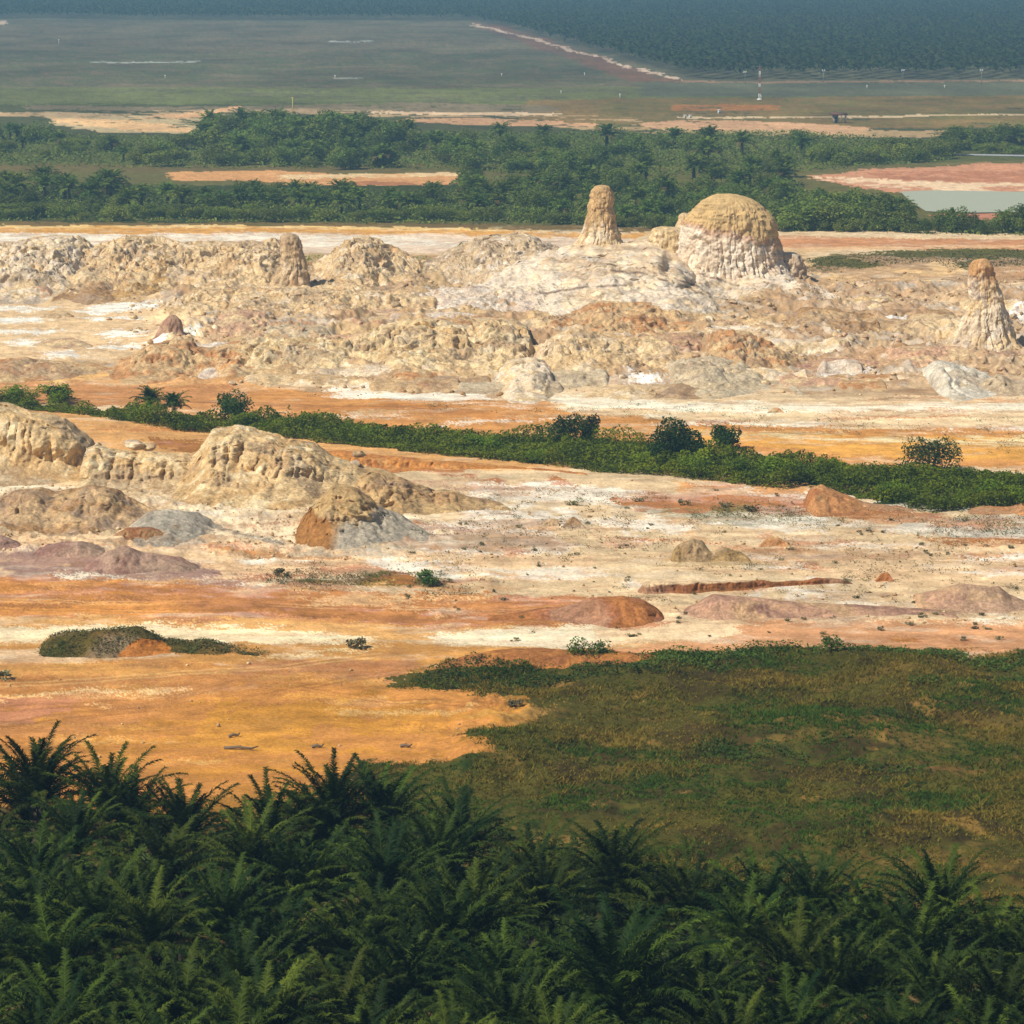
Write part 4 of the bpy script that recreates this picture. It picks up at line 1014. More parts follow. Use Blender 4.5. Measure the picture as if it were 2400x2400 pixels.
def palm_crown(seed, nf, length, nl, leaf_len, leaf_w, c_dark, c_lite, droop=1.0, top=None, segs=2):
    """pinnate fronds with leaflets; returns verts, quads, tris, colours; crown centre at origin"""
    r = np.random.RandomState(seed)
    V = []; Q = []; T = []; C = []
    n = 0
    for i in range(nf):
        age = (i + .5) / nf                                   # 0 = young and upright, 1 = old and hanging
        az = i * 2.39996 + r.uniform(-.25, .25)
        el = math.radians(87 - 74 * age ** 1.15 + r.uniform(-9, 9))
        L = length * r.uniform(.82, 1.06) * (.72 + .28 * math.sin(min(age * 2.2, 1) * math.pi / 2))
        curl = (1.05 + .5 * age + r.uniform(-.2, .25)) * droop
        side = r.uniform(-.25, .25)
        K = 10
        pts = [np.zeros(3)]; e = el; a = az
        dirs = []
        for k in range(K):
            d = np.array([math.cos(e) * math.cos(a), math.cos(e) * math.sin(a), math.sin(e)])
            dirs.append(d)
            pts.append(pts[-1] + d * L / K)
            e -= curl / K * (.35 + 1.5 * k / K); a += side / K
        dirs.append(dirs[-1])
        pts = np.array(pts); dirs = np.array(dirs)
        tint = r.uniform(0, 1) ** 1.5
        cf = c_dark * (1 - tint) + c_lite * tint
        if age > .86 and r.rand() < .45: cf = np.array([.13, .095, .035])
        # midrib
        base = n
        for k in range(K + 1):
            d = dirs[k]; s_ = np.cross(d, (0, 0, 1.0)); s_ /= np.linalg.norm(s_) + 1e-9
            wd = .075 * (1 - .85 * k / K) * length / 6
            up = np.cross(s_, d)
            V += [pts[k] - s_ * wd, pts[k] + s_ * wd, pts[k] + up * wd]; C += [cf * 1.25] * 3
        for k in range(K):
            b = base + 3 * k
            Q += [(b, b + 2, b + 5, b + 3), (b + 2, b + 1, b + 4, b + 5)]
        n = len(V)
        for j in range(nl):
            f = .13 + .86 * (j + r.uniform(-.3, .3)) / nl
            k = min(int(f * K), K - 1); q = f * K - k
            p = pts[k] * (1 - q) + pts[k + 1] * q
            d = dirs[k]
            s_ = np.cross(d, (0, 0, 1.0)); s_ /= np.linalg.norm(s_) + 1e-9
            up = np.cross(s_, d)
            ll = leaf_len * (.35 + .65 * math.sin(min(max((f - .05) * 1.25, 0), 1) ** .7 * math.pi * .93)) * r.uniform(.8, 1.15)
            for sg in (-1, 1):
                lift = r.uniform(-.25, .55)
                fw = .55 + .45 * f + r.uniform(-.15, .15)
                ld = sg * s_ + up * lift + d * fw
                ld /= np.linalg.norm(ld)
                wv = np.cross(ld, up); wv /= np.linalg.norm(wv) + 1e-9
                wv = wv * math.cos(r.uniform(-.8, .8)) + up * math.sin(r.uniform(-.8, .8))
                w_ = leaf_w * r.uniform(.8, 1.2)
                cl = cf * r.uniform(.75, 1.3)
                p1 = p + ld * ll * .55
                ld2 = ld + np.array([0, 0, -.55 - .4 * r.rand()]); ld2 /= np.linalg.norm(ld2)
                p2 = p1 + ld2 * ll * .5
                V += [p - wv * w_ * .5, p + wv * w_ * .5, p1 + wv * w_ * .5, p1 - wv * w_ * .5, p2]
                C += [cl] * 5
                Q.append((n, n + 1, n + 2, n + 3)); T.append((n + 3, n + 2, n + 4))
                n += 5
    return np.array(V), Q, T, np.array(C)

def trunk_mesh(h, r0, r1, seed, n=10):
    r = np.random.RandomState(seed)
    m = MB()
    k = max(int(h / .3), 4)
    pts = [(.12 * math.sin(i / k * 2 + seed), .1 * math.cos(i / k * 2.3 + seed) - .1, h * i / k) for i in range(k + 1)]
    rad = [(r0 + (r1 - r0) * i / k) * (1.0 + .10 * (i % 2)) for i in range(k + 1)]
    m.tube(pts, rad, n)
    for i in range(k * 5):                                    # old frond stubs
        f = .25 + .75 * r.rand(); a = r.uniform(0, 6.28); rr = r0 + (r1 - r0) * f
        p = np.array([rr * .8 * math.cos(a), rr * .8 * math.sin(a), h * f])
        q = p + np.array([math.cos(a) * .28, math.sin(a) * .28, .3])
        m.tube([p, q], [.09, .03], 4)
    return mesh_np('trunk', m.V, m.Q, m.T)

PD, PL = np.array([.012, .028, .005]), np.array([.078, .112, .012])
NEAR = []
for s in range(6):
    V, Q, T, C = palm_crown(100 + s, 38, 5.4, 80, .64, .05, PD, PL, (.72, .95, .8, .66, .9, .76)[s])
    V[:, 2] += .3
    NEAR.append((mesh_np('crown', V, Q, T, C), None))
TRUNKS = [trunk_mesh(7.0, .42, .36, s) for s in range(3)]

def near_palm(px, py, topz, label, variant=None, scale=1.0, group='oil palms of the near plantation', Yrow=None):
    """palm whose crown top appears at the photo pixel; topz = height of the crown top"""
    X, Y = (float(q) for q in gp(px, py, topz))
    g = gz(X, Y)
    r = empty('oil_palm', (X, Y, g), rnd.uniform(0, 6.28))
    th = topz - g - 4.5 * scale
    t = obj('trunk', rnd.choice(TRUNKS), M_TRUNK, r); t.scale = (scale, scale, th / 7.0)
    c = obj('crown', NEAR[rnd.randrange(6) if variant is None else variant][0], M_PALM, r, (0, 0, th))
    c.scale = (scale, scale, scale * rnd.uniform(.95, 1.08))
    c.rotation_euler = (rnd.uniform(-.08, .08), rnd.uniform(-.08, .08), rnd.uniform(0, 6.28))
    tag(r, label, 'palm tree', group)
    return r

GN = 'dark green oil palm crowded into the near plantation along the bottom'
edge = [(-120, 1745, 11.5, None), (88, 1700, 12.6, 'dark oil palm at the left with its crown up against the orange sand'),
        (255, 1738, 12.0, 'oil palm with tall curved fronds beside the dark left one'),
        (425, 1812, 10.8, 'short oil palm with open fronds at the dip of the near tree line'), (640, 1815, 10.6, None),
        (775, 1752, 12.4, 'oil palm with a high tuft against the sand where the grassland begins'), (900, 1778, 11.2, None),
        (1070, 1850, 11.2, None), (1260, 1925, 11.0, None), (1440, 1915, 12.0, 'oil palm whose pointed top stands out against the dry grass'),
        (1620, 1985, 11.2, None), (1790, 2005, 11.0, None), (1910, 1990, 11.6, None), (2050, 2050, 11.0, None),
        (2205, 1998, 12.6, 'oil palm with upright black-green fronds against the grass at the right'), (2330, 2090, 11.4, None), (2480, 2100, 11.4, None)]
for px, py, tz, lab in edge:
    near_palm(px, py + (26 if px < 1000 else 6), tz, lab or GN)
EX = [e[0] for e in edge]; EY = [e[1] for e in edge]
near_palm(1440, 2110, 13.8, 'tallest near oil palm, its wheel of fronds spread low in the right half', 2, 1.45)
for row in range(1, 14):
    off = 118 if row % 2 else 0
    for kx in range(-1, 12):
        px = kx * 236 + off + rnd.uniform(-60, 60) - 60
        py = float(np.interp(px, EX, EY)) + row * 70 + rnd.uniform(-24, 24)
        if py > 2560 or (abs(px - 1440) < 150 and abs(py - 2130) < 110): continue
        near_palm(px, py, rnd.uniform(9.8, 12.2), GN, None, rnd.uniform(.85, 1.15))

# dark low growth under the palms and along their edge
def leaf_cloud(P, Nn, size, cols, seed, up=.4):
    """one small two-triangle leaf at every point P"""
    r = np.random.RandomState(seed)
    n = len(P)
    nrm = r.randn(n, 3) * .75 + np.array([0, 0, up + .5])
    d = np.cross(nrm, r.randn(n, 3)); d /= np.linalg.norm(d, axis=1)[:, None] + 1e-9
    s = np.cross(nrm, d); s /= np.linalg.norm(s, axis=1)[:, None] + 1e-9
    ln = size * (.6 + .8 * r.rand(n))[:, None]
    a = P - d * ln * .5; b = P + s * ln * .28; c = P + d * ln * .5; e = P - s * ln * .28
    V = np.stack([a, b, c, e], 1).reshape(-1, 3)
    Q = np.arange(4 * n).reshape(n, 4)
    return V, Q, np.repeat(cols, 4, 0)

def bush_mesh(seed, n, R, Hh, size, c0, c1, lobes=9, name='bush'):
    r = np.random.RandomState(seed)
    L = [(r.uniform(-.6, .6) * R, r.uniform(-.6, .6) * R, r.uniform(.25, .78) * Hh, r.uniform(.28, .5)) for _ in range(lobes)]
    P = []; Cc = []
    for k in range(n):
        x, y, z, q = L[r.randint(lobes)]
        d = r.randn(3); d /= np.linalg.norm(d)
        rad = q * (.75 + .35 * r.rand()) * (1 if r.rand() < .8 else r.rand())
        p = np.array([x + d[0] * R * rad, y + d[1] * R * rad, max(z + d[2] * Hh * rad * .75, .03)])
        P.append(p)
        t = np.clip(.5 * fbm3(p[0] * 1.3 / R + seed, p[1] * 1.3 / R, p[2] * 1.3 / R, 2) + .5 + r.uniform(-.25, .25), 0, 1)
        Cc.append(c0 * (1 - t) + c1 * t)
    V, Q, C = leaf_cloud(np.array(P), None, size, np.array(Cc), seed)
    return mesh_np(name, V, Q, None, C)

# ------------------------------------------------------------------ tree belts behind the badlands
FD, FL = np.array([.066, .112, .018]), np.array([.165, .215, .028])
FARP = []
for s in range(6):
    V, Q, T, C = palm_crown(300 + s, 26, 4.4, 15, 1.0, .20, FD, FL, 1.05)
    V[:, 2] += 2.6
    tm = MB(); tm.tube([(0, 0, -.5), (.05, 0, 1.4), (0, 0, 2.9)], [.42, .36, .3], 7)
    nv = len(V)
    V = np.vstack([V, np.array(tm.V)]); C = np.vstack([C, np.tile(np.array([[.05, .04, .03]]), (len(tm.V), 1))])
    Q = list(Q) + [tuple(i + nv for i in f) for f in tm.Q]; T = list(T) + [tuple(i + nv for i in f) for f in tm.T]
    FARP.append(mesh_np('oil_palm', V, Q, T, C))
BG, BL = np.array([.078, .120, .016]), np.array([.225, .255, .034])
FARB = [bush_mesh(400 + s, 2600, 2.9, 3.2, .31, BG, BL) for s in range(5)]
DKB = [bush_mesh(420 + s, 2800, 2.4, 4.0, .31, FD, np.array([.18, .22, .030]), 12) for s in range(3)]

def scatter(kind, n, poly, hs, label, group, mind=3.0, meshes=None, hb=6.0):
    pts = np.asarray(poly, float)
    Xp, Yp = gp(pts[:, 0], pts[:, 1])
    W_ = list(zip(Xp, Yp))
    got = []
    tries = 0
    while len(got) < n and tries < n * 60:
        tries += 1
        x = rnd.uniform(Xp.min(), Xp.max()); y = rnd.uniform(Yp.min(), Yp.max())
        if not pip(W_, np.array([x]), np.array([y]))[0]: continue
        if any((x - a) ** 2 + (y - b) ** 2 < mind ** 2 for a, b in got): continue
        got.append((x, y))
        h = rnd.uniform(*hs)
        o = obj({'palm': 'oil_palm'}.get(kind, kind), rnd.choice(meshes), M_FARPALM if kind == 'palm' else M_LEAF, None, (x, y, gz(x, y) - .1), rnd.uniform(0, 6.28))
        sc = h / hb
        wd = sc * rnd.uniform(.85, 1.15) if kind == 'palm' else max(sc, .6) * rnd.uniform(1.05, 1.6)
        o.scale = (wd, wd, sc)
        tag(o, label, {'palm': 'palm tree'}.get(kind, kind), group)

A1, A1G = 'blue-green oil palm in the farther tree belt, before the open field', 'oil palms of the farther tree belt'
A2, A2G = 'dark oil palm in the nearer tree belt, just behind the badlands', 'oil palms of the nearer tree belt'
B1, B1G = 'bushy green scrub tree in the farther tree belt', 'scrub trees of the farther belt'
B2, B2G = 'light green bush at the foot of the nearer tree belt', 'bushes of the nearer belt'
K = dict(meshes=FARP, hb=6.6)
scatter('palm', 11, [(-250, 308), (110, 314), (100, 338), (-250, 340)], (6.5, 8), 'blue-green oil palm in the clump at the far left before the pale bank', 'oil palms of the far left clump', 4, **K)
scatter('palm', 16, [(480, 316), (700, 312), (940, 322), (1020, 352), (480, 350)], (8.5, 10.5), 'tall oil palm in the raised middle of the farther tree belt', 'tall oil palms of the farther belt', 4, **K)
scatter('palm', 10, [(-200, 345), (480, 345), (480, 380), (-200, 380)], (4.5, 6.5), A1, A1G, 4, **K)
scatter('palm', 36, [(520, 333), (1000, 333), (1880, 340), (1880, 440), (1100, 410), (900, 395), (520, 385)], (6.5, 9), A1, A1G, 4, **K)
scatter('palm', 12, [(2215, 338), (2600, 336), (2600, 356), (2215, 354)], (6, 7.6), 'dark oil palm in the clump at the far right above the grey road', 'oil palms of the far right clump', 3, **K)
scatter('palm', 20, [(-200, 448), (330, 452), (330, 498), (-200, 496)], (6, 8), A2, A2G, 4, **K)
scatter('palm', 32, [(330, 462), (1200, 464), (1200, 502), (330, 500)], (4.6, 6.4), A2, A2G, 4, **K)
scatter('palm', 30, [(1080, 430), (1880, 430), (1830, 520), (1500, 535), (1100, 510)], (5.2, 7.2), A2, A2G, 4, **K)
scatter('palm', 10, [(1830, 500), (2090, 505), (2140, 535), (1830, 535)], (5.5, 7.2), A2, A2G, 4, **K)
for px, py, h in ((2230, 538, 5.2), (2352, 540, 5.2), (2402, 536, 5.8), (2460, 540, 5.8), (2200, 543, 4.2), (2300, 546, 3.6)):
    X, Y = (float(q) for q in gp(px, py))
    o = obj('oil_palm', rnd.choice(FARP), M_FARPALM, None, (X, Y, gz(X, Y)), rnd.uniform(0, 6)); o.scale = (h / 6.6,) * 3
    tag(o, 'dark oil palm standing in front of the pond', 'palm tree', 'oil palms in front of the pond')
K = dict(meshes=FARB, hb=3.2)
scatter('tree', 62, [(-300, 330), (480, 345), (1200, 365), (1200, 396), (500, 392), (-300, 382)], (2.6, 4.6), B1, B1G, 3, **K)
scatter('bush', 26, [(1190, 372), (1380, 372), (1400, 408), (1200, 404)], (3, 4.2), 'pale green bush in the bright patch between the two tree belts', 'bushes of the bright patch', 2.6, **K)
scatter('tree', 28, [(1870, 368), (2230, 360), (2240, 380), (2060, 384), (1900, 402), (1870, 404)], (3, 4.8), 'bushy scrub tree above the pink flats by the pond', 'scrub trees by the pink flats', 3, **K)
scatter('bush', 18, [(2230, 352), (2600, 350), (2600, 362), (2230, 362)], (2.0, 2.8), 'low bright bush along the grey road', 'bushes along the grey road', 3, **K)
scatter('bush', 90, [(-300, 500), (700, 506), (1300, 516), (1300, 522), (700, 518), (-300, 516)], (1.8, 3.2), B2, B2G, 2.2, **K)
scatter('bush', 40, [(1300, 520), (1900, 534), (2140, 540), (2140, 548), (1800, 542), (1300, 528)], (1.8, 3.0), B2, B2G, 2.2, **K)
scatter('tree', 26, [(470, 318), (700, 314), (940, 324), (1020, 352), (470, 350)], (7, 9), 'tall dark crown in the raised middle of the farther tree belt', 'tall dark trees of the farther belt', 4, meshes=DKB, hb=4.0)
scatter('tree', 16, [(2215, 338), (2600, 336), (2600, 356), (2215, 354)], (5, 6.6), 'dark crown in the clump at the far right above the grey road', 'dark trees of the far right clump', 3, meshes=DKB, hb=4.0)
scatter('tree', 12, [(-250, 312), (100, 316), (90, 338), (-250, 340)], (5, 7), 'dark crown in the clump at the far left before the pale bank', 'dark trees of the far left clump', 3, meshes=DKB, hb=4.0)
scatter('tree', 22, [(1830, 505), (2090, 508), (2150, 540), (1830, 540)], (5, 7), 'dark crown at the right end of the nearer tree belt by the pond', 'dark trees by the pond', 3, meshes=DKB, hb=4.0)
for px, py, h in ((2215, 544, 4.8), (2245, 543, 5.2), (2275, 545, 4.2), (2345, 545, 4.4), (2375, 544, 5.0), (2410, 543, 5.6), (2450, 543, 5.2), (2310, 548, 2.6), (2170, 546, 3.2)):
    X, Y = (float(q) for q in gp(px, py))
    o = obj('tree', rnd.choice(DKB), M_LEAF, None, (X, Y, gz(X, Y)), rnd.uniform(0, 6)); o.scale = (h / 4.0, h / 4.0, h / 4.0)
    tag(o, 'dark round crown standing in front of the pond', 'tree', 'dark trees in front of the pond')
scatter('tree', 36, [(-300, 452), (1200, 462), (1200, 505), (-300, 500)], (3.4, 5.0), 'dark broadleaf tree mixed among the nearer palms', 'dark trees of the nearer belt', 4, meshes=DKB, hb=4.0)
scatter('tree', 42, [(500, 334), (1880, 340), (1880, 430), (1100, 405), (500, 390)], (4.0, 6.6), 'round dark crown among the palms of the farther tree belt', 'dark trees of the farther belt', 4, meshes=DKB, hb=4.0)
scatter('tree', 50, [(1080, 420), (1880, 420), (1840, 525), (1100, 505)], (3.4, 5.4), 'dark broadleaf tree in the dense wood behind the dome', 'dark trees behind the dome', 4, meshes=DKB, hb=4.0)

# low scrub floor of the belts: uncountable
def ground_cover(name, label, poly, dens, size, hmax, c0, c1, seed, cat='undergrowth', hfun=None, mat=None, clump=None):
    r = np.random.RandomState(seed)
    pts = np.asarray(poly, float)
    Xp, Yp = gp(pts[:, 0], pts[:, 1])
    area = (Xp.max() - Xp.min()) * (Yp.max() - Yp.min())
    n = int(area * dens)
    x = r.uniform(Xp.min(), Xp.max(), n); y = r.uniform(Yp.min(), Yp.max(), n)
    wx = .9 * fbm2(x / 2.5, y / 2.5, 3); wy = 1.4 * fbm2(x / 2.5 + 40, y / 2.5, 3)
    k = pip(list(zip(Xp, Yp)), x + wx, y + wy)
    x, y = x[k], y[k]
    hm = hmax * np.clip(.55 + .75 * fbm2(x / 3.4 + seed, y / 3.4, 3) + .3 * fbm2(x / .9, y / .9, 2), .06, 1.3)
    if hfun is not None: hm = hm * hfun(x, y)
    z = gh(x, y) + hm * (1 - .95 * r.rand(len(x)) ** 1.8)
    t = np.clip(.5 + .9 * fbm2(x / 2.2 + 9, y / 2.2 + seed, 3) + r.uniform(-.25, .25, len(x)), 0, 1)[:, None]
    V, Q, C = leaf_cloud(np.stack([x, y, z], -1), None, size, c0[None] * (1 - t) + c1[None] * t, seed, .8)
    o = obj(name, mesh_np(name, V, Q, None, C), mat or M_LEAF)
    tag(o, label, cat, kind='stuff')
    return o

ground_cover('undergrowth', 'dense green scrub floor under the farther tree belt', [(-400, 316), (480, 324), (500, 318), (1200, 312), (1880, 312), (2240, 340), (2240, 378), (1900, 404), (1400, 420), (1000, 398), (-400, 388)], 1.1, .75, 1.6, BG, BL * .8, 31)
ground_cover('undergrowth', 'dense green scrub floor under the nearer tree belt', [(-400, 446), (1100, 456), (1120, 425), (1880, 425), (1900, 500), (2140, 520), (2420, 540), (2420, 552), (2100, 548), (1300, 528), (-400, 516)], 1.3, .65, 1.3, BG, BL * .8, 32)
ground_cover('undergrowth', 'olive grass patches on the tan flat right of the dome', [(1870, 614), (2000, 600), (2200, 590), (2600, 584), (2600, 634), (2300, 630), (2230, 638), (2190, 616), (2000, 632), (1870, 640)], 2.0, .4, .35, np.array([.06, .065, .016]), np.array([.12, .12, .035]), 33)
for px, py, lab in ((1092, 572, 'small dark bush on the white flat behind the beige slope'),):
    X, Y = (float(q) for q in gp(px, 600)); o = obj('bush', DKB[0], M_LEAF, None, (X, Y, 0)); o.scale = (.85, .85, .75); tag(o, lab, 'bush')
ground_cover('undergrowth', 'green weeds in the hollow right of the narrow spire', [(715, 604), (800, 596), (960, 604), (1060, 612), (1060, 622), (800, 620), (715, 622)], 3.0, .4, .5, BG, BL, 34)

# ------------------------------------------------------------------ the green strip across the middle
STB = [bush_mesh(440 + s, 1500, 2.6, 3.2, .30, np.array([.070, .125, .005]), np.array([.23, .30, .012])) for s in range(3)]
ground_cover('undergrowth', 'bright green thicket strip crossing behind the near cliff', STRIP_F + STRIP_B, 75, .32, 1.75, np.array([.075, .135, .004]), np.array([.255, .330, .010]), 41, hfun=lambda x, y: np.clip(.9 + 1.1 * fbm2(x / 6, y / 6, 3), .35, 1.7))
for i in range(30):
    q = rnd.uniform(-100, 2400); f = [p for p in STRIP_F]
    py = float(np.interp(q, [p[0] for p in STRIP_F], [p[1] for p in STRIP_F])) - rnd.uniform(6, 30)
    X, Y = (float(k) for k in gp(q, py)); h = rnd.uniform(1.4, 2.6)
    o = obj('bush', rnd.choice(STB), M_LEAF, None, (X, Y, gz(X, Y)), rnd.uniform(0, 6)); o.scale = (h / 3.2 * rnd.uniform(1, 1.6), h / 3.2 * 1.2, h / 3.2)
    tag(o, 'rounded leafy bush growing out of the bright green thicket strip', 'bush', 'bushes in the green strip')

def tree_obj(name, label, px, py, w, h, meshes, cols, seed, cat='tree', n=2600, lf=.34):
    X, Y = (float(q) for q in gp(px, py))
    g = gz(X, Y)
    r = empty(name, (X, Y, g))
    tm = MB(); tm.tube([(0, 0, -.3), (.06 * w, 0, h * .35), (-.04 * w, .05, h * .7)], [.05 * h, .035 * h, .012 * h], 7)
    for a in range(5):
        an = a * 1.3 + seed
        tm.tube([(.04 * w, 0, h * .3), (math.cos(an) * w * .3, math.sin(an) * w * .3, h * (.5 + .06 * a))], [.022 * h, .008 * h], 5)
    tm.build('trunk', M_WOOD, r)
    me = bush_mesh(seed, n, w * .5 / .9, h, lf, cols[0], cols[1], 12, 'crown')
    obj('crown', me, M_LEAF, r)
    tag(r, label, cat)
    return r
GA, GB2 = np.array([.026, .060, .010]), np.array([.075, .125, .018])
tree_obj('bush', 'ragged bush of layered branches at the left of the green strip', 548, 990, 5.0, 4.0, None, (GA, GB2), 51, 'bush')
tree_obj('bush', 'dark wide bush on the strip left of centre right', 1322, 1036, 6.6, 3.8, None, (GA * 1.2, GB2 * 1.2), 52, 'bush')
tree_obj('tree', 'darkest and tallest round tree on the green strip', 1585, 1092, 6.4, 5.4, None, (GA * .7, GB2 * .6), 53, n=5200)
tree_obj('bush', 'small bush just right of the dark round tree', 1702, 1056, 3.2, 2.8, None, (GA, GB2 * 1.2), 54, 'bush')
tree_obj('bush', 'olive flat-topped bush near the right end of the strip', 2185, 1102, 6.0, 3.8, None, (np.array([.035, .05, .012]), np.array([.10, .11, .03])), 55, 'bush')
tree_obj('bush', 'low dark bush at the far left of the strip', 132, 942, 3.4, 2.2, None, (GA, GB2), 56, 'bush', 1500)
tree_obj('bush', 'brownish bush at the right shoulder of the dark wide bush', 1385, 1030, 2.6, 3.0, None, (np.array([.05, .05, .02]), np.array([.11, .10, .04])), 57, 'bush', 1200)
for px, py, h, lab in ((352, 976, 4.4, 'young oil palm sticking out of the left part of the green strip'), (408, 980, 3.9, 'darker young oil palm right beside the first one on the strip')):
    X, Y = (float(q) for q in gp(px, py))
    V, Q, T, C = palm_crown(500 + px, 26, 3.0, 26, .7, .09, GA * .9, GB2, 1.0)
    r = empty('oil_palm', (X, Y, gz(X, Y)))
    obj('crown', mesh_np('crown', V, Q, T, C), M_PALM, r, (0, 0, h - 2.6))
    t = obj('trunk', TRUNKS[0], M_TRUNK, r); t.scale = (.6, .6, (h - 2.6) / 7)
    tag(r, lab, 'palm tree')

# ------------------------------------------------------------------ grassland on the right
grass_poly = [(905, 1606), (985, 1572), (1080, 1552), (1400, 1552), (1900, 1546), (2300, 1540), (2700, 1545), (2700, 2280), (2000, 2200), (1400, 2080), (1000, 1960), (820, 1850), (860, 1790),
              (1000, 1806), (1180, 1808), (1080, 1746), (1150, 1738), (1290, 1705), (1240, 1640), (1000, 1618)]
def grass_mesh(name, label, poly, n, hh, seed, pal, cat='grass', parent=None, zf=None):
    r = np.random.RandomState(seed)
    pts = np.asarray(poly, float); Xp, Yp = gp(pts[:, 0], pts[:, 1])
    x = r.uniform(Xp.min(), Xp.max(), n); y = r.uniform(Yp.min(), Yp.max(), n)
    k = pip(list(zip(Xp, Yp)), x + 2.2 * fbm2(x / 3, y / 3, 4, .7), y + 4 * fbm2(x / 3 + 7, y / 3, 4, .7))
    k &= (fbm2(x / 3.2 + 5, y / 4, 3) + r.uniform(-.2, .6, n)) > -.12
    x, y = x[k], y[k]; m = len(x)
    z = gh(x, y)
    B = 5
    xx = np.repeat(x, B) + r.normal(0, .12, m * B); yy = np.repeat(y, B) + r.normal(0, .12, m * B); zz = np.repeat(z, B) - .03
    hgt = hh * np.repeat(.5 + .9 * r.rand(m), B) * (.6 + .6 * r.rand(m * B)) * np.repeat(np.clip(1 + 1.1 * fbm2(x / 4, y / 5 + 8, 3), .35, 1.8), B)
    a = r.uniform(0, 6.28, m * B); w_ = .035 + .03 * r.rand(m * B)
    lx, ly = r.normal(0, .8, m * B) * hgt, r.normal(0, .8, m * B) * hgt
    V = np.stack([np.stack([xx - np.cos(a) * w_, yy - np.sin(a) * w_, zz], -1), np.stack([xx + np.cos(a) * w_, yy + np.sin(a) * w_, zz], -1), np.stack([xx + lx, yy + ly, zz + hgt], -1)], 1).reshape(-1, 3)
    T = np.arange(len(V)).reshape(-1, 3)
    t = fbm2(x / 4.5 + 20, y / 5.5, 4) + .25 * r.uniform(-1, 1, m)
    t2 = fbm2(x / 6 - 20, y / 5 + 50, 4) + .2 * r.uniform(-1, 1, m)
    C = np.repeat(pal[0][None], m, 0)
    k1 = ss(-.05, .3, t)[:, None]; C = C * (1 - k1) + pal[1][None] * k1
    k2 = ss(-.02, .25, t2)[:, None]; C = C * (1 - k2) + pal[2][None] * k2
    C = C * r.uniform(.7, 1.3, m)[:, None]
    me = mesh_np(name, V, None, T, np.repeat(C, 3 * B, 0))
    o = obj(name, me, M_GRASS, parent)
    if label: tag(o, label, cat, kind='stuff')
    return o
grass_mesh('grass', 'dry brown and olive grass covering the rise at the right', grass_poly, 80000, .22, 61, (srgb(106, 96, 36), srgb(132, 110, 46), srgb(70, 92, 26)))
sh0, sh1 = np.array([.034, .072, .010]), np.array([.100, .150, .020])
ground_cover('undergrowth', 'green creeper band along the top edge of the grassland', [(1330, 1578), (1500, 1590), (1700, 1572), (1900, 1560), (2200, 1570), (2400, 1592), (2600, 1600), (2600, 1572), (2300, 1556), (2100, 1548), (1800, 1544), (1500, 1552), (1380, 1560)], 30, .24, .75, sh0, sh1, 62)
ground_cover('undergrowth', 'dark green creeper hump at the left tip of the grassland', [(960, 1600), (1020, 1572), (1100, 1552), (1200, 1566), (1300, 1590), (1500, 1596), (1640, 1600), (1500, 1616), (1300, 1612), (1150, 1626)], 30, .24, .9, sh0 * .9, sh1 * .8, 63)
for i, a in enumerate(([(1610, 1756), (1680, 1748), (1790, 1762), (1890, 1784), (1870, 1796), (1720, 1786), (1640, 1772)], [(1960, 1800), (2060, 1806), (2180, 1830), (2160, 1842), (2000, 1822)], [(2120, 1632), (2200, 1626), (2200, 1650), (2130, 1650)],
                       [(1780, 1654), (1820, 1652), (1820, 1662), (1780, 1664)], [(2030, 1706), (2120, 1704), (2110, 1722), (2040, 1722)], [(2260, 1632), (2400, 1618), (2500, 1624), (2400, 1640)])):
    ground_cover('undergrowth', ('long dark creeper patch low on the grassland', 'narrow creeper patch right of the long dark one', 'round dark creeper patch high on the grassland', 'tiny green patch on the grassland slope',
                                 'bright green patch in the middle right grassland', 'green patch running out at the right edge of the grassland')[i], a, 34, .22, .6, sh0, sh1, 70 + i)
ground_cover('undergrowth', 'dark thin growth on the soil under the near palms', [(-500, 1900), (500, 1900), (900, 1900), (1500, 2040), (2400, 2180), (2800, 2200), (2800, 2600), (-500, 2600)], 6, .5, .8, sh0 * .6, sh1 * .5, 80)

# orange earth bank with shrubs at the grassland tip
ridge('soil_bank', 'orange earth bank with shrubs at the tip of the grassland', 'bank',
      [(1000, 1570), (1080, 1546), (1160, 1530), (1240, 1524), (1330, 1528), (1450, 1534), (1560, 1556)], 1574, 1556, (ORNG * .8, srgb(170, 112, 60), srgb(150, 92, 60)), .4, .6, .6, 1.4, 6, .1)
tree_obj('bush', 'tall bush growing from the orange bank', 1365, 1556, 2.8, 1.7, None, (sh0, sh1), 81, 'bush', 900, .2)
tree_obj('bush', 'twin bush right next to the tall one on the orange bank', 1418, 1552, 2.2, 1.4, None, (sh0, sh1 * 1.2), 82, 'bush', 700, .2)
tree_obj('bush', 'lone bush poking above the creeper band of the grassland', 1945, 1556, 2.0, 1.5, None, (sh0, sh1), 83, 'bush', 600, .2)

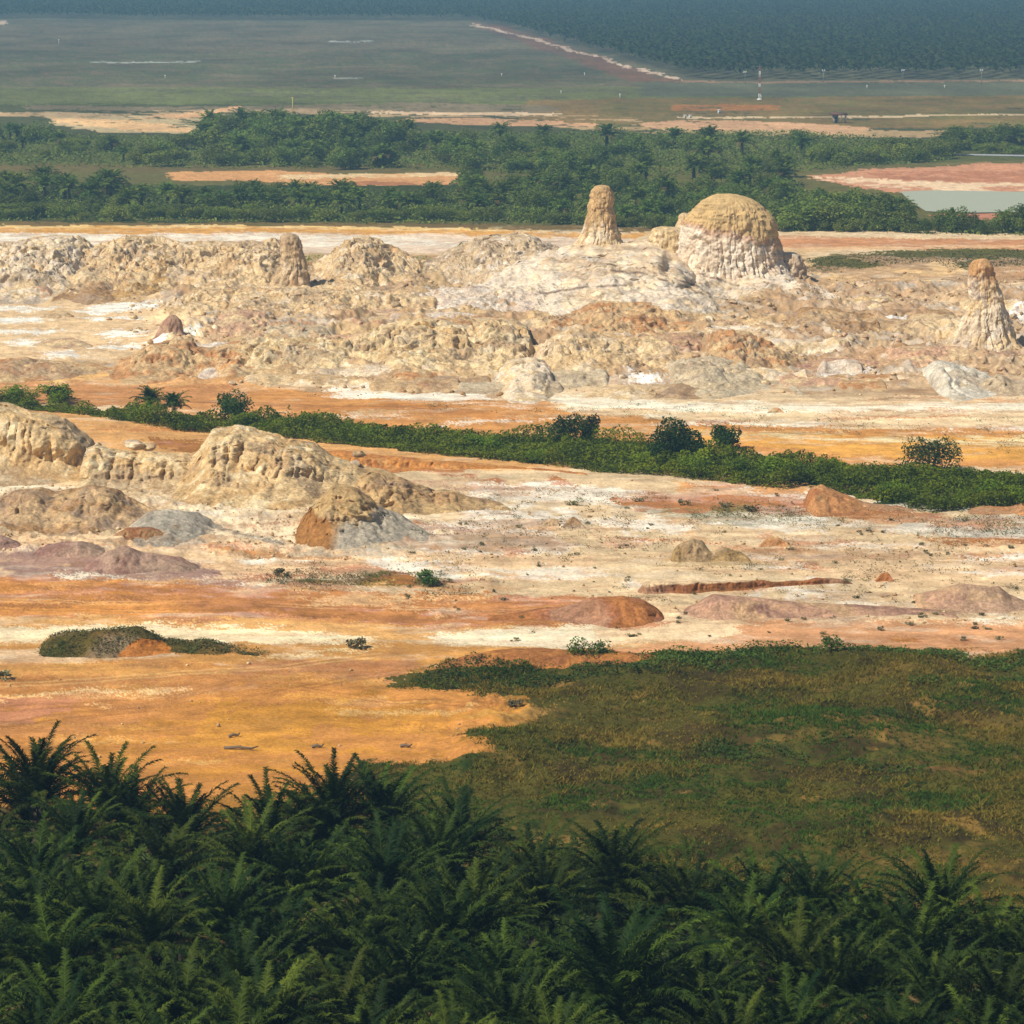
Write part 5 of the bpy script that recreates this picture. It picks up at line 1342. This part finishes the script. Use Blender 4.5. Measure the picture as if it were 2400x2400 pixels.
# grassy mound on the ochre sand
gm = ridge('grassy_mound', 'grass-covered mound with a bare orange scar lying on the ochre sand', 'mound',
           [(88, 1508), (150, 1480), (205, 1479), (280, 1470), (323, 1468), (366, 1487), (385, 1502), (435, 1507), (472, 1500), (510, 1504), (545, 1526), (640, 1540)], 1542, 1520, 'grass', .25, .4, .5, 1.4, 5, .09,
           colfn=lambda P, hf, C: (lambda k: C * (1 - k[:, None]) + srgb(196, 124, 56)[None] * k[:, None])(
               pip([(278, 1540), (300, 1512), (330, 1496), (372, 1500), (400, 1516), (412, 1536)], *proj(P[:, 0] + .5 * fbm2(P[:, 0], P[:, 1], 3), P[:, 1], P[:, 2])) * .9))
def cover_on(o, name, n, size, c0, c1, seed, reject=None):
    me = o.data
    V = np.zeros(len(me.vertices) * 3); me.vertices.foreach_get('co', V); V = V.reshape(-1, 3)
    r = np.random.RandomState(seed)
    k = V[r.randint(0, len(V), n)] + r.normal(0, .06, (n, 3)) + np.array([0, 0, .10])
    k = k[k[:, 2] > .12]
    if reject is not None:
        u, v = proj(k[:, 0] + o.location.x, k[:, 1] + o.location.y, k[:, 2]); k = k[~pip(reject, u, v)]
    k = k[fbm2(k[:, 0] / 1.1, k[:, 1] / 1.1 + 5, 3) + r.uniform(-.2, .2, len(k)) > -.12]
    t = np.clip(.5 + .9 * fbm3(k[:, 0] / 1.4, k[:, 1] / 1.4, k[:, 2], 3) + r.uniform(-.2, .2, len(k)), 0, 1)[:, None]
    Vv, Q, C = leaf_cloud(k, None, size, c0[None] * (1 - t) + c1[None] * t, seed, 1.0)
    return obj(name, mesh_np(name, Vv, Q, None, C), M_LEAF, o)
cover_on(gm, 'grass', 14000, .17, np.array([.06, .065, .018]), np.array([.17, .15, .05]), 91, [(278, 1545), (296, 1514), (330, 1494), (374, 1498), (402, 1514), (415, 1540)])

# ------------------------------------------------------------------ small shrubs dotted over the flats
SHR = [bush_mesh(600 + s, 160, .5, .5, .16, np.array([.13, .125, .06]), np.array([.24, .22, .11]), 5) for s in range(5)]
def shrub(px, py, sz, label, group=None, me=None):
    X, Y = (float(q) for q in gp(px, py))
    o = obj('shrub', me or rnd.choice(SHR), M_LEAF, None, (X, Y, gz(X, Y)), rnd.uniform(0, 6))
    o.scale = (sz * rnd.uniform(.8, 1.5), sz, sz * rnd.uniform(.7, 1.1))
    tag(o, label, 'shrub', group)
GS = 'small shrubs dotted over the pale flat'
for i in range(130):
    for _ in range(20):
        px, py = rnd.uniform(900, 2420), rnd.uniform(1120, 1500)
        if n2(px / 160, py / 30) + .5 * n2(px / 40, py / 12) > -.1: break
    shrub(px, py, rnd.uniform(.3, .85), 'tiny grey-green shrub dotting the pale flat', GS)
for px, py in ((1345, 1186), (1700, 1190), (1600, 1186), (1760, 1200), (1500, 1178)):
    shrub(px, py, 1.6, 'tiny grey-green shrub dotting the pale flat', GS)
shrub(838, 1516, 2.2, 'single shrub on the ochre sand beyond the grassy mound')
shrub(992, 1368, 3.6, 'bright green shrub, biggest on the flat below the cliff spur', None, bush_mesh(640, 700, .5, .5, .09, np.array([.03, .07, .012]), np.array([.09, .15, .03]), 6))
shrub(660, 1352, 1.7, 'olive shrub left of the bright green one')
shrub(8, 1592, 2.2, 'low dark shrub cut by the left edge on the ochre sand')
shrub(1205, 1664, 1.5, 'dark tuft at the border of sand and grass')
def weeds(name, label, polys, n, seed, c0, c1):
    r = np.random.RandomState(seed); Pp = []
    for poly, k in polys:
        pts = np.asarray(poly, float); Xp, Yp = gp(pts[:, 0], pts[:, 1])
        m = int(n * k)
        x = r.uniform(Xp.min(), Xp.max(), m); y = r.uniform(Yp.min(), Yp.max(), m)
        q = pip(list(zip(Xp, Yp)), x, y) & (fbm2(x / 5, y / 6, 3) > -.05)
        for a, b in zip(x[q], y[q]):
            kk = r.randint(5, 14)
            rr = .18 + .2 * r.rand()
            Pp.append(np.stack([a + r.normal(0, rr, kk), b + r.normal(0, rr, kk), np.full(kk, b * 0) + r.uniform(.02, rr * 1.1, kk)], -1))
    P = np.vstack(Pp); P[:, 2] += gh(P[:, 0], P[:, 1])
    t = r.rand(len(P), 1)
    V, Q, C = leaf_cloud(P, None, .17, c0[None] * (1 - t) + c1[None] * t, seed, .8)
    tag(obj(name, mesh_np(name, V, Q, None, C), M_GRASS), label, 'weeds', kind='stuff')
weeds('weeds', 'sparse grey-green weeds speckling the pale flats', [([(900, 1130), (1500, 1160), (2500, 1215), (2500, 1420), (1600, 1410), (700, 1390), (560, 1330), (1000, 1300)], .75), ([(1560, 1185), (1900, 1200), (1900, 1222), (1540, 1212)], .10),
      ([(620, 1340), (1060, 1346), (1060, 1376), (620, 1370)], .12), ([(1000, 1390), (1560, 1400), (1560, 1412), (1000, 1408)], .05), ([(2080, 1220), (2500, 1216), (2500, 1256), (2100, 1250)], .08),
      ([(1400, 940), (2500, 985), (2500, 1075), (1500, 1000)], .25), ([(1000, 950), (1400, 960), (1400, 985), (1000, 960)], .06)], 3800, 95, np.array([.10, .10, .045]), np.array([.20, .18, .09]))

def stones():
    r = np.random.RandomState(123); out = []
    for poly, n in (([(-200, 1140), (700, 1180), (1400, 1110), (2500, 1200), (2500, 1480), (900, 1400)], 1900), ([(-200, 1500), (900, 1520), (1200, 1700), (900, 1880), (-200, 1880)], 130), ([(300, 600), (2500, 640), (2500, 935), (300, 930)], 5200), ([(-200, 1130), (900, 1150), (1100, 1240), (700, 1310), (-200, 1310)], 1500)):
        q = np.asarray(poly, float); Xp, Yp = gp(q[:, 0], q[:, 1])
        x = r.uniform(Xp.min(), Xp.max(), n * 2); y = r.uniform(Yp.min(), Yp.max(), n * 2)
        k = pip(list(zip(Xp, Yp)), x, y) & (fbm2(x / 8, y / 8, 3) + r.uniform(-.3, .3, len(x)) > 0)
        out.append(np.stack([x[k], y[k], (.08 + .22 * r.rand(k.sum()) ** 4) * (1.6 if q[0, 1] < 700 else .75)], -1)[:n])
    P = np.vstack(out); n = len(P)
    oc = np.array([(1, 0, 0), (0, 1, 0), (-1, 0, 0), (0, -1, 0), (0, 0, .8), (0, 0, -.8), (.6, .6, .4), (-.6, .5, .4), (-.5, -.6, .4), (.6, -.6, .4)], float)
    F = np.array([(0, 6, 9), (6, 1, 7), (7, 2, 8), (8, 3, 9), (6, 7, 4), (7, 8, 4), (8, 9, 4), (9, 6, 4), (0, 1, 6), (1, 2, 7), (2, 3, 8), (3, 0, 9), (1, 0, 5), (2, 1, 5), (3, 2, 5), (0, 3, 5)])
    V = oc[None] * r.uniform(.7, 1.3, (n, 10, 1)) * P[:, 2][:, None, None] * r.uniform(.7, 1.4, (n, 1, 3))
    a = r.uniform(0, 6.28, n); c, s_ = np.cos(a)[:, None], np.sin(a)[:, None]
    V = np.stack([V[..., 0] * c - V[..., 1] * s_, V[..., 0] * s_ + V[..., 1] * c, V[..., 2]], -1)
    V += np.stack([P[:, 0], P[:, 1], gh(P[:, 0], P[:, 1]) + P[:, 2] * .2], -1)[:, None]
    T = (np.arange(n)[:, None, None] * 10 + F[None]).reshape(-1, 3)
    t = r.rand(n, 1); C = TAN[None] * t + BROWN[None] * (1 - t)
    tag(obj('stones', mesh_np('stones', V.reshape(-1, 3), None, T, np.repeat(C, 10, 0)), M_CLAY), 'loose stones strewn over the bare clay ground', 'stones', kind='stuff')
stones()

# driftwood on the ochre sand
def log(px, py, ln, rz, lab):
    X, Y = (float(q) for q in gp(px, py))
    m = MB()
    m.tube([(-ln / 2, 0, .12), (-ln * .1, .06, .2), (ln * .3, -.04, .15), (ln / 2, .05, .3)], [.13, .11, .09, .04], 7)
    m.tube([(-ln * .1, .06, .2), (-ln * .02, .3, .3)], [.06, .02], 5); m.tube([(ln * .2, 0, .16), (ln * .32, -.3, .22)], [.05, .015], 5)
    o = m.build('driftwood', M_WOOD, None, (X, Y, gz(X, Y)), rz)
    tag(o, lab, 'log')
log(550, 1726, 0.9, .5, 'pale bleached log lying on the ochre sand')
log(565, 1756, 2.6, -.1, 'long thin dark log in front of the bleached log')
log(745, 1752, 0.9, .1, 'short dark stump behind the tufted middle palm')
log(952, 1756, 0.9, -.2, 'dark log near the tongue of sand in the grass')

# ------------------------------------------------------------------ far plantation: one uncountable mass
def plantation():
    r = np.random.RandomState(77)
    sp = 8.6
    ys = np.arange(1380, 4300, sp * .87)
    pos = []
    for i, y in enumerate(ys):
        hw = y * .24
        xs = np.arange(-hw, hw, sp) + (sp / 2 if i % 2 else 0)
        pos.append(np.stack([xs + r.normal(0, .9, len(xs)), np.full(len(xs), y) + r.normal(0, .9, len(xs))], -1))
    pos = np.vstack(pos)
    u, v = proj(pos[:, 0], pos[:, 1], np.zeros(len(pos)))
    lim = np.interp(u, [-600, 1090, 1110, 1300, 1520, 1610, 2900], [44, 47, 50, 98, 162, 186, 184])
    pos = pos[v < lim]
    n = len(pos)
    NF = 11
    z0 = gh(pos[:, 0], pos[:, 1]) + r.uniform(3.4, 5.2, n)
    az = (np.arange(NF) * 2.39996)[None] + r.uniform(0, 6.28, (n, 1))
    age = (np.arange(NF) / NF)[None]
    el = np.radians(68 - 62 * age) + r.normal(0, .12, (n, NF))
    L = 4.2 * r.uniform(.85, 1.1, (n, NF))
    ca, sa = np.cos(az), np.sin(az)
    c = np.stack([pos[:, 0], pos[:, 1], z0], -1)[:, None, :]
    d1 = np.stack([np.cos(el) * ca, np.cos(el) * sa, np.sin(el)], -1)
    e2 = el - .9
    d2 = np.stack([np.cos(e2) * ca, np.cos(e2) * sa, np.sin(e2)], -1)
    s = np.stack([-sa, ca, np.zeros_like(ca)], -1)
    p1 = c + d1 * (L * .55)[..., None]; p2 = p1 + d2 * (L * .55)[..., None]
    V = np.stack([c - s * .25, c + s * .25, p1 + s * .85, p1 - s * .85, p2 + s * .15, p2 - s * .15], 2).reshape(-1, 3)
    k = np.arange(n * NF)[:, None] * 6
    Q = np.concatenate([k + np.array([[0, 1, 2, 3]]), k + np.array([[3, 2, 4, 5]])])
    t = r.rand(n, NF, 1)
    C = (FD * .36)[None, None] * (1 - t) + (FL * .36)[None, None] * t
    C = np.repeat(C.reshape(-1, 3), 6, 0)
    tag(obj('palm_plantation', mesh_np('palm_plantation', V, Q, None, C), M_FARPALM), 'vast blue-green palm plantation filling the far distance', 'plantation', kind='stuff')
plantation()

# ------------------------------------------------------------------ pond and road
def sheet(name, poly, z, mat, label, cat):
    X, Y = gp(np.array([p[0] for p in poly]), np.array([p[1] for p in poly]))
    zz = float(max(gh(X, Y).max(), 0)) + z
    me = bpy.data.meshes.new(name)
    me.from_pydata([(a, b, zz) for a, b in zip(X, Y)], [], [list(range(len(poly)))[::-1]])
    me.update()
    tag(obj(name, me, mat), label, cat, kind='structure')
mw, ntw, bw = base_mat('pond_water', .5, .25)
bw.inputs['Base Color'].default_value = (.40, .42, .31, 1)
nz_ = N(ntw, 'ShaderNodeTexNoise'); nz_.inputs['Scale'].default_value = .8
tcw = N(ntw, 'ShaderNodeTexCoord'); ntw.links.new(tcw.outputs['Object'], nz_.inputs['Vector'])
bpw = N(ntw, 'ShaderNodeBump'); bpw.inputs['Distance'].default_value = .04
ntw.links.new(nz_.outputs['Fac'], bpw.inputs['Height']); ntw.links.new(bpw.outputs[0], bw.inputs['Normal'])
sheet('water', [(2110, 450), (2180, 447), (2300, 449), (2420, 451), (2600, 454), (2700, 470), (2700, 496), (2400, 498), (2240, 500), (2170, 496), (2130, 470)], .06, mw, 'still grey-green pond water', 'pond')
sheet('road', [(2236, 362), (2400, 365), (2800, 368), (2800, 372), (2400, 368.6), (2236, 365)], .05, plain('grey_road', (.34, .35, .36), .8), 'thin grey road', 'road')

# ------------------------------------------------------------------ far structures
def gpos(px, py):
    X, Y = (float(q) for q in gp(px, py)); return (X, Y, gz(X, Y))
mast = empty('mast', gpos(1780, 233))
tag(mast, 'tall mast banded white and dark, standing before the far plantation', 'mast')
hs_ = [0.3, 2.2, 4.6, 6.0, 8.4, 10.6, 12.2]
for i in range(len(hs_) - 1):
    m = MB(); r0 = .34 - .025 * i
    for sx in (-1, 1):
        for sy in (-1, 1):
            m.tube([(sx * r0, sy * r0, hs_[i]), (sx * (r0 - .02), sy * (r0 - .02), hs_[i + 1])], .06, 5)
    nb = 4
    for b in range(nb):
        z0 = hs_[i] + (hs_[i + 1] - hs_[i]) * b / nb; z1 = hs_[i] + (hs_[i + 1] - hs_[i]) * (b + 1) / nb
        for sx, sy, tx, ty in ((-1, -1, 1, -1), (1, -1, 1, 1), (1, 1, -1, 1), (-1, 1, -1, -1)):
            m.tube([(sx * r0, sy * r0, z0), (tx * r0, ty * r0, z1)], .04, 4)
    m.build('mast_section', M_WHITE if i % 2 == 0 else M_REDPAINT, mast)
m = MB(); m.box(-.8, .8, -.8, .8, -.5, .3); m.build('base', M_WHITE, mast)
m = MB(); m.box(.35, .75, -.25, .25, .3, 1.5); m.build('control_box', M_WHITE, mast)
m = MB(); m.tube([(0, 0, 12.2), (0, 0, 13.0)], .05, 6); m.tube([(-.9, 0, 12.2), (.9, 0, 12.2)], .05, 5); m.tube([(0, 0, 12.9), (0, 0, 13.2)], [.16, .1], 8); m.build('sensor_arm', M_STEEL, mast)

def light_pole(px, py, h, lab):
    r = empty('light_pole', gpos(px, py))
    m = MB(); m.tube([(0, 0, -.3), (0, 0, h)], [.11, .07], 7); m.build('pole', M_STEEL, r)
    m = MB(); m.box(-.75, .75, -.2, .2, h - .1, h + .15); m.box(-.6, -.2, -.32, .05, h + .15, h + .6); m.box(.2, .6, -.32, .05, h + .15, h + .6); m.build('lamp_head', M_WHITE, r)
    tag(r, lab, 'light pole', 'light poles along the plantation edge')
light_pole(1746, 196, 4.6, 'light pole just left of the banded mast')
light_pole(1930, 196, 5.0, 'light pole right of the banded mast, above the brown hut')
light_pole(2116, 196, 5.4, 'light pole midway between the mast and the right edge')
light_pole(2300, 196, 5.4, 'light pole nearest the right edge')

hut = empty('hut', gpos(1966, 289))
tag(hut, 'small brown hut with a flat overhanging roof beside the pale track', 'hut')
m = MB(); m.box(-2.0, -.3, -1.3, 1.5, -.3, 2.6); m.build('wall', M_WALLB, hut)
m = MB(); m.box(-1.5, -.75, -1.33, -1.29, 0, 2.0); m.build('door', M_DARK, hut)  # near-black panel on the wall, painting the shade of an open doorway
m = MB(); m.V = [(-2.7, -2.0, 2.75), (2.7, -2.0, 2.55), (2.7, 2.2, 2.55), (-2.7, 2.2, 2.75), (-2.7, -2.0, 3.3), (2.7, -2.0, 2.9), (2.7, 2.2, 3.1), (-2.7, 2.2, 3.5)]
m.Q = [(0, 3, 2, 1), (4, 5, 6, 7), (0, 1, 5, 4), (1, 2, 6, 5), (2, 3, 7, 6), (3, 0, 4, 7)]; m.build('roof', M_ROOF, hut)
for sx, sy in ((2.2, -1.6), (2.2, 1.7), (.6, -1.6)):
    m = MB(); m.box(sx - .13, sx + .13, sy - .13, sy + .13, -.3, 2.56); m.build('post', M_WALLB, hut)
def cabinet(px, py, w_, h, lab):
    r = empty('cabinet', gpos(px, py))
    m = MB(); m.box(-w_ / 2, w_ / 2, -.5, .5, -.2, h); m.build('body', M_WHITE, r)
    m = MB(); m.box(-w_ / 2 - .1, w_ / 2 + .1, -.6, .6, h + .003, h + .14); m.build('lid', M_WHITE, r)
    m = MB(); m.box(-w_ * .3, w_ * .3, -.53, -.503, .1, h - .15); m.build('door', M_STEEL, r)
    tag(r, lab, 'cabinet', 'white equipment cabinets by the pale track')
cabinet(1606, 277, 1.0, .9, 'left one of two white cabinets side by side'); cabinet(1618, 277, 1.0, .9, 'right one of two white cabinets side by side'); cabinet(1686, 267, 1.1, 1.2, 'lone white cabinet higher up towards the mast')
def marker(px, py, h, lab, mat=None):
    r = empty('marker_post', gpos(px, py))
    m = MB(); m.tube([(0, 0, -.2), (0, 0, h)], [.11, .09], 7); m.build('post', mat or M_WHITE, r)
    m = MB(); m.box(-.28, .28, -.06, .06, h, h + .35); m.build('plate', mat or M_WHITE, r)
    tag(r, lab, 'marker post', 'white marker posts on the far field')
for px, py, h, lab in ((138, 103, 2.4, 'white marker post far left in the field'), (1453, 229, 1.1, 'white marker post left of the mast on the field edge'), (1315, 220, .8, 'white marker post on the field below the diagonal track'),
                       (1370, 176, .8, 'white marker post close under the diagonal track'), (2214, 206, .8, 'white marker post on the right field strip'), (2032, 206, .7, 'white marker post right of the mast'),
                       (387, 182, .8, 'white marker post right of the pale streak'), (1176, 178, .8, 'white marker post before the bend of the diagonal track'), (785, 182, .9, 'white marker post by the short pale streak')):
    marker(px, py, h, lab)
marker(686, 262, 4.6, 'yellow sign board showing above the tall palms', M_YELLOW)

# ------------------------------------------------------------------ haze
mh = bpy.data.materials.new('haze_air')
mh.use_nodes = True
nth = mh.node_tree
nth.nodes.remove(nth.nodes['Principled BSDF'])
pv = N(nth, 'ShaderNodeVolumePrincipled')
pv.inputs['Color'].default_value = HAZE_COLOR + (1,)
pv.inputs['Density'].default_value = HAZE_DENSITY
pv.inputs['Anisotropy'].default_value = .2
nth.links.new(pv.outputs[0], nth.nodes['Material Output'].inputs['Volume'])
X0, X1 = -3500000, 3500000
g_ = bpy.data.objects['ground'].data
co = np.zeros(len(g_.vertices) * 3); g_.vertices.foreach_get('co', co); co = co.reshape(-1, 3)
m = MB(); m.box(co[:, 0].min() - 50, co[:, 0].max() + 50, -300, co[:, 1].max() + 50, co[:, 2].min() - 1, CH + 3)
hz = m.build('haze', mh)
tag(hz, 'pale blue haze in the air', 'haze', kind='stuff')
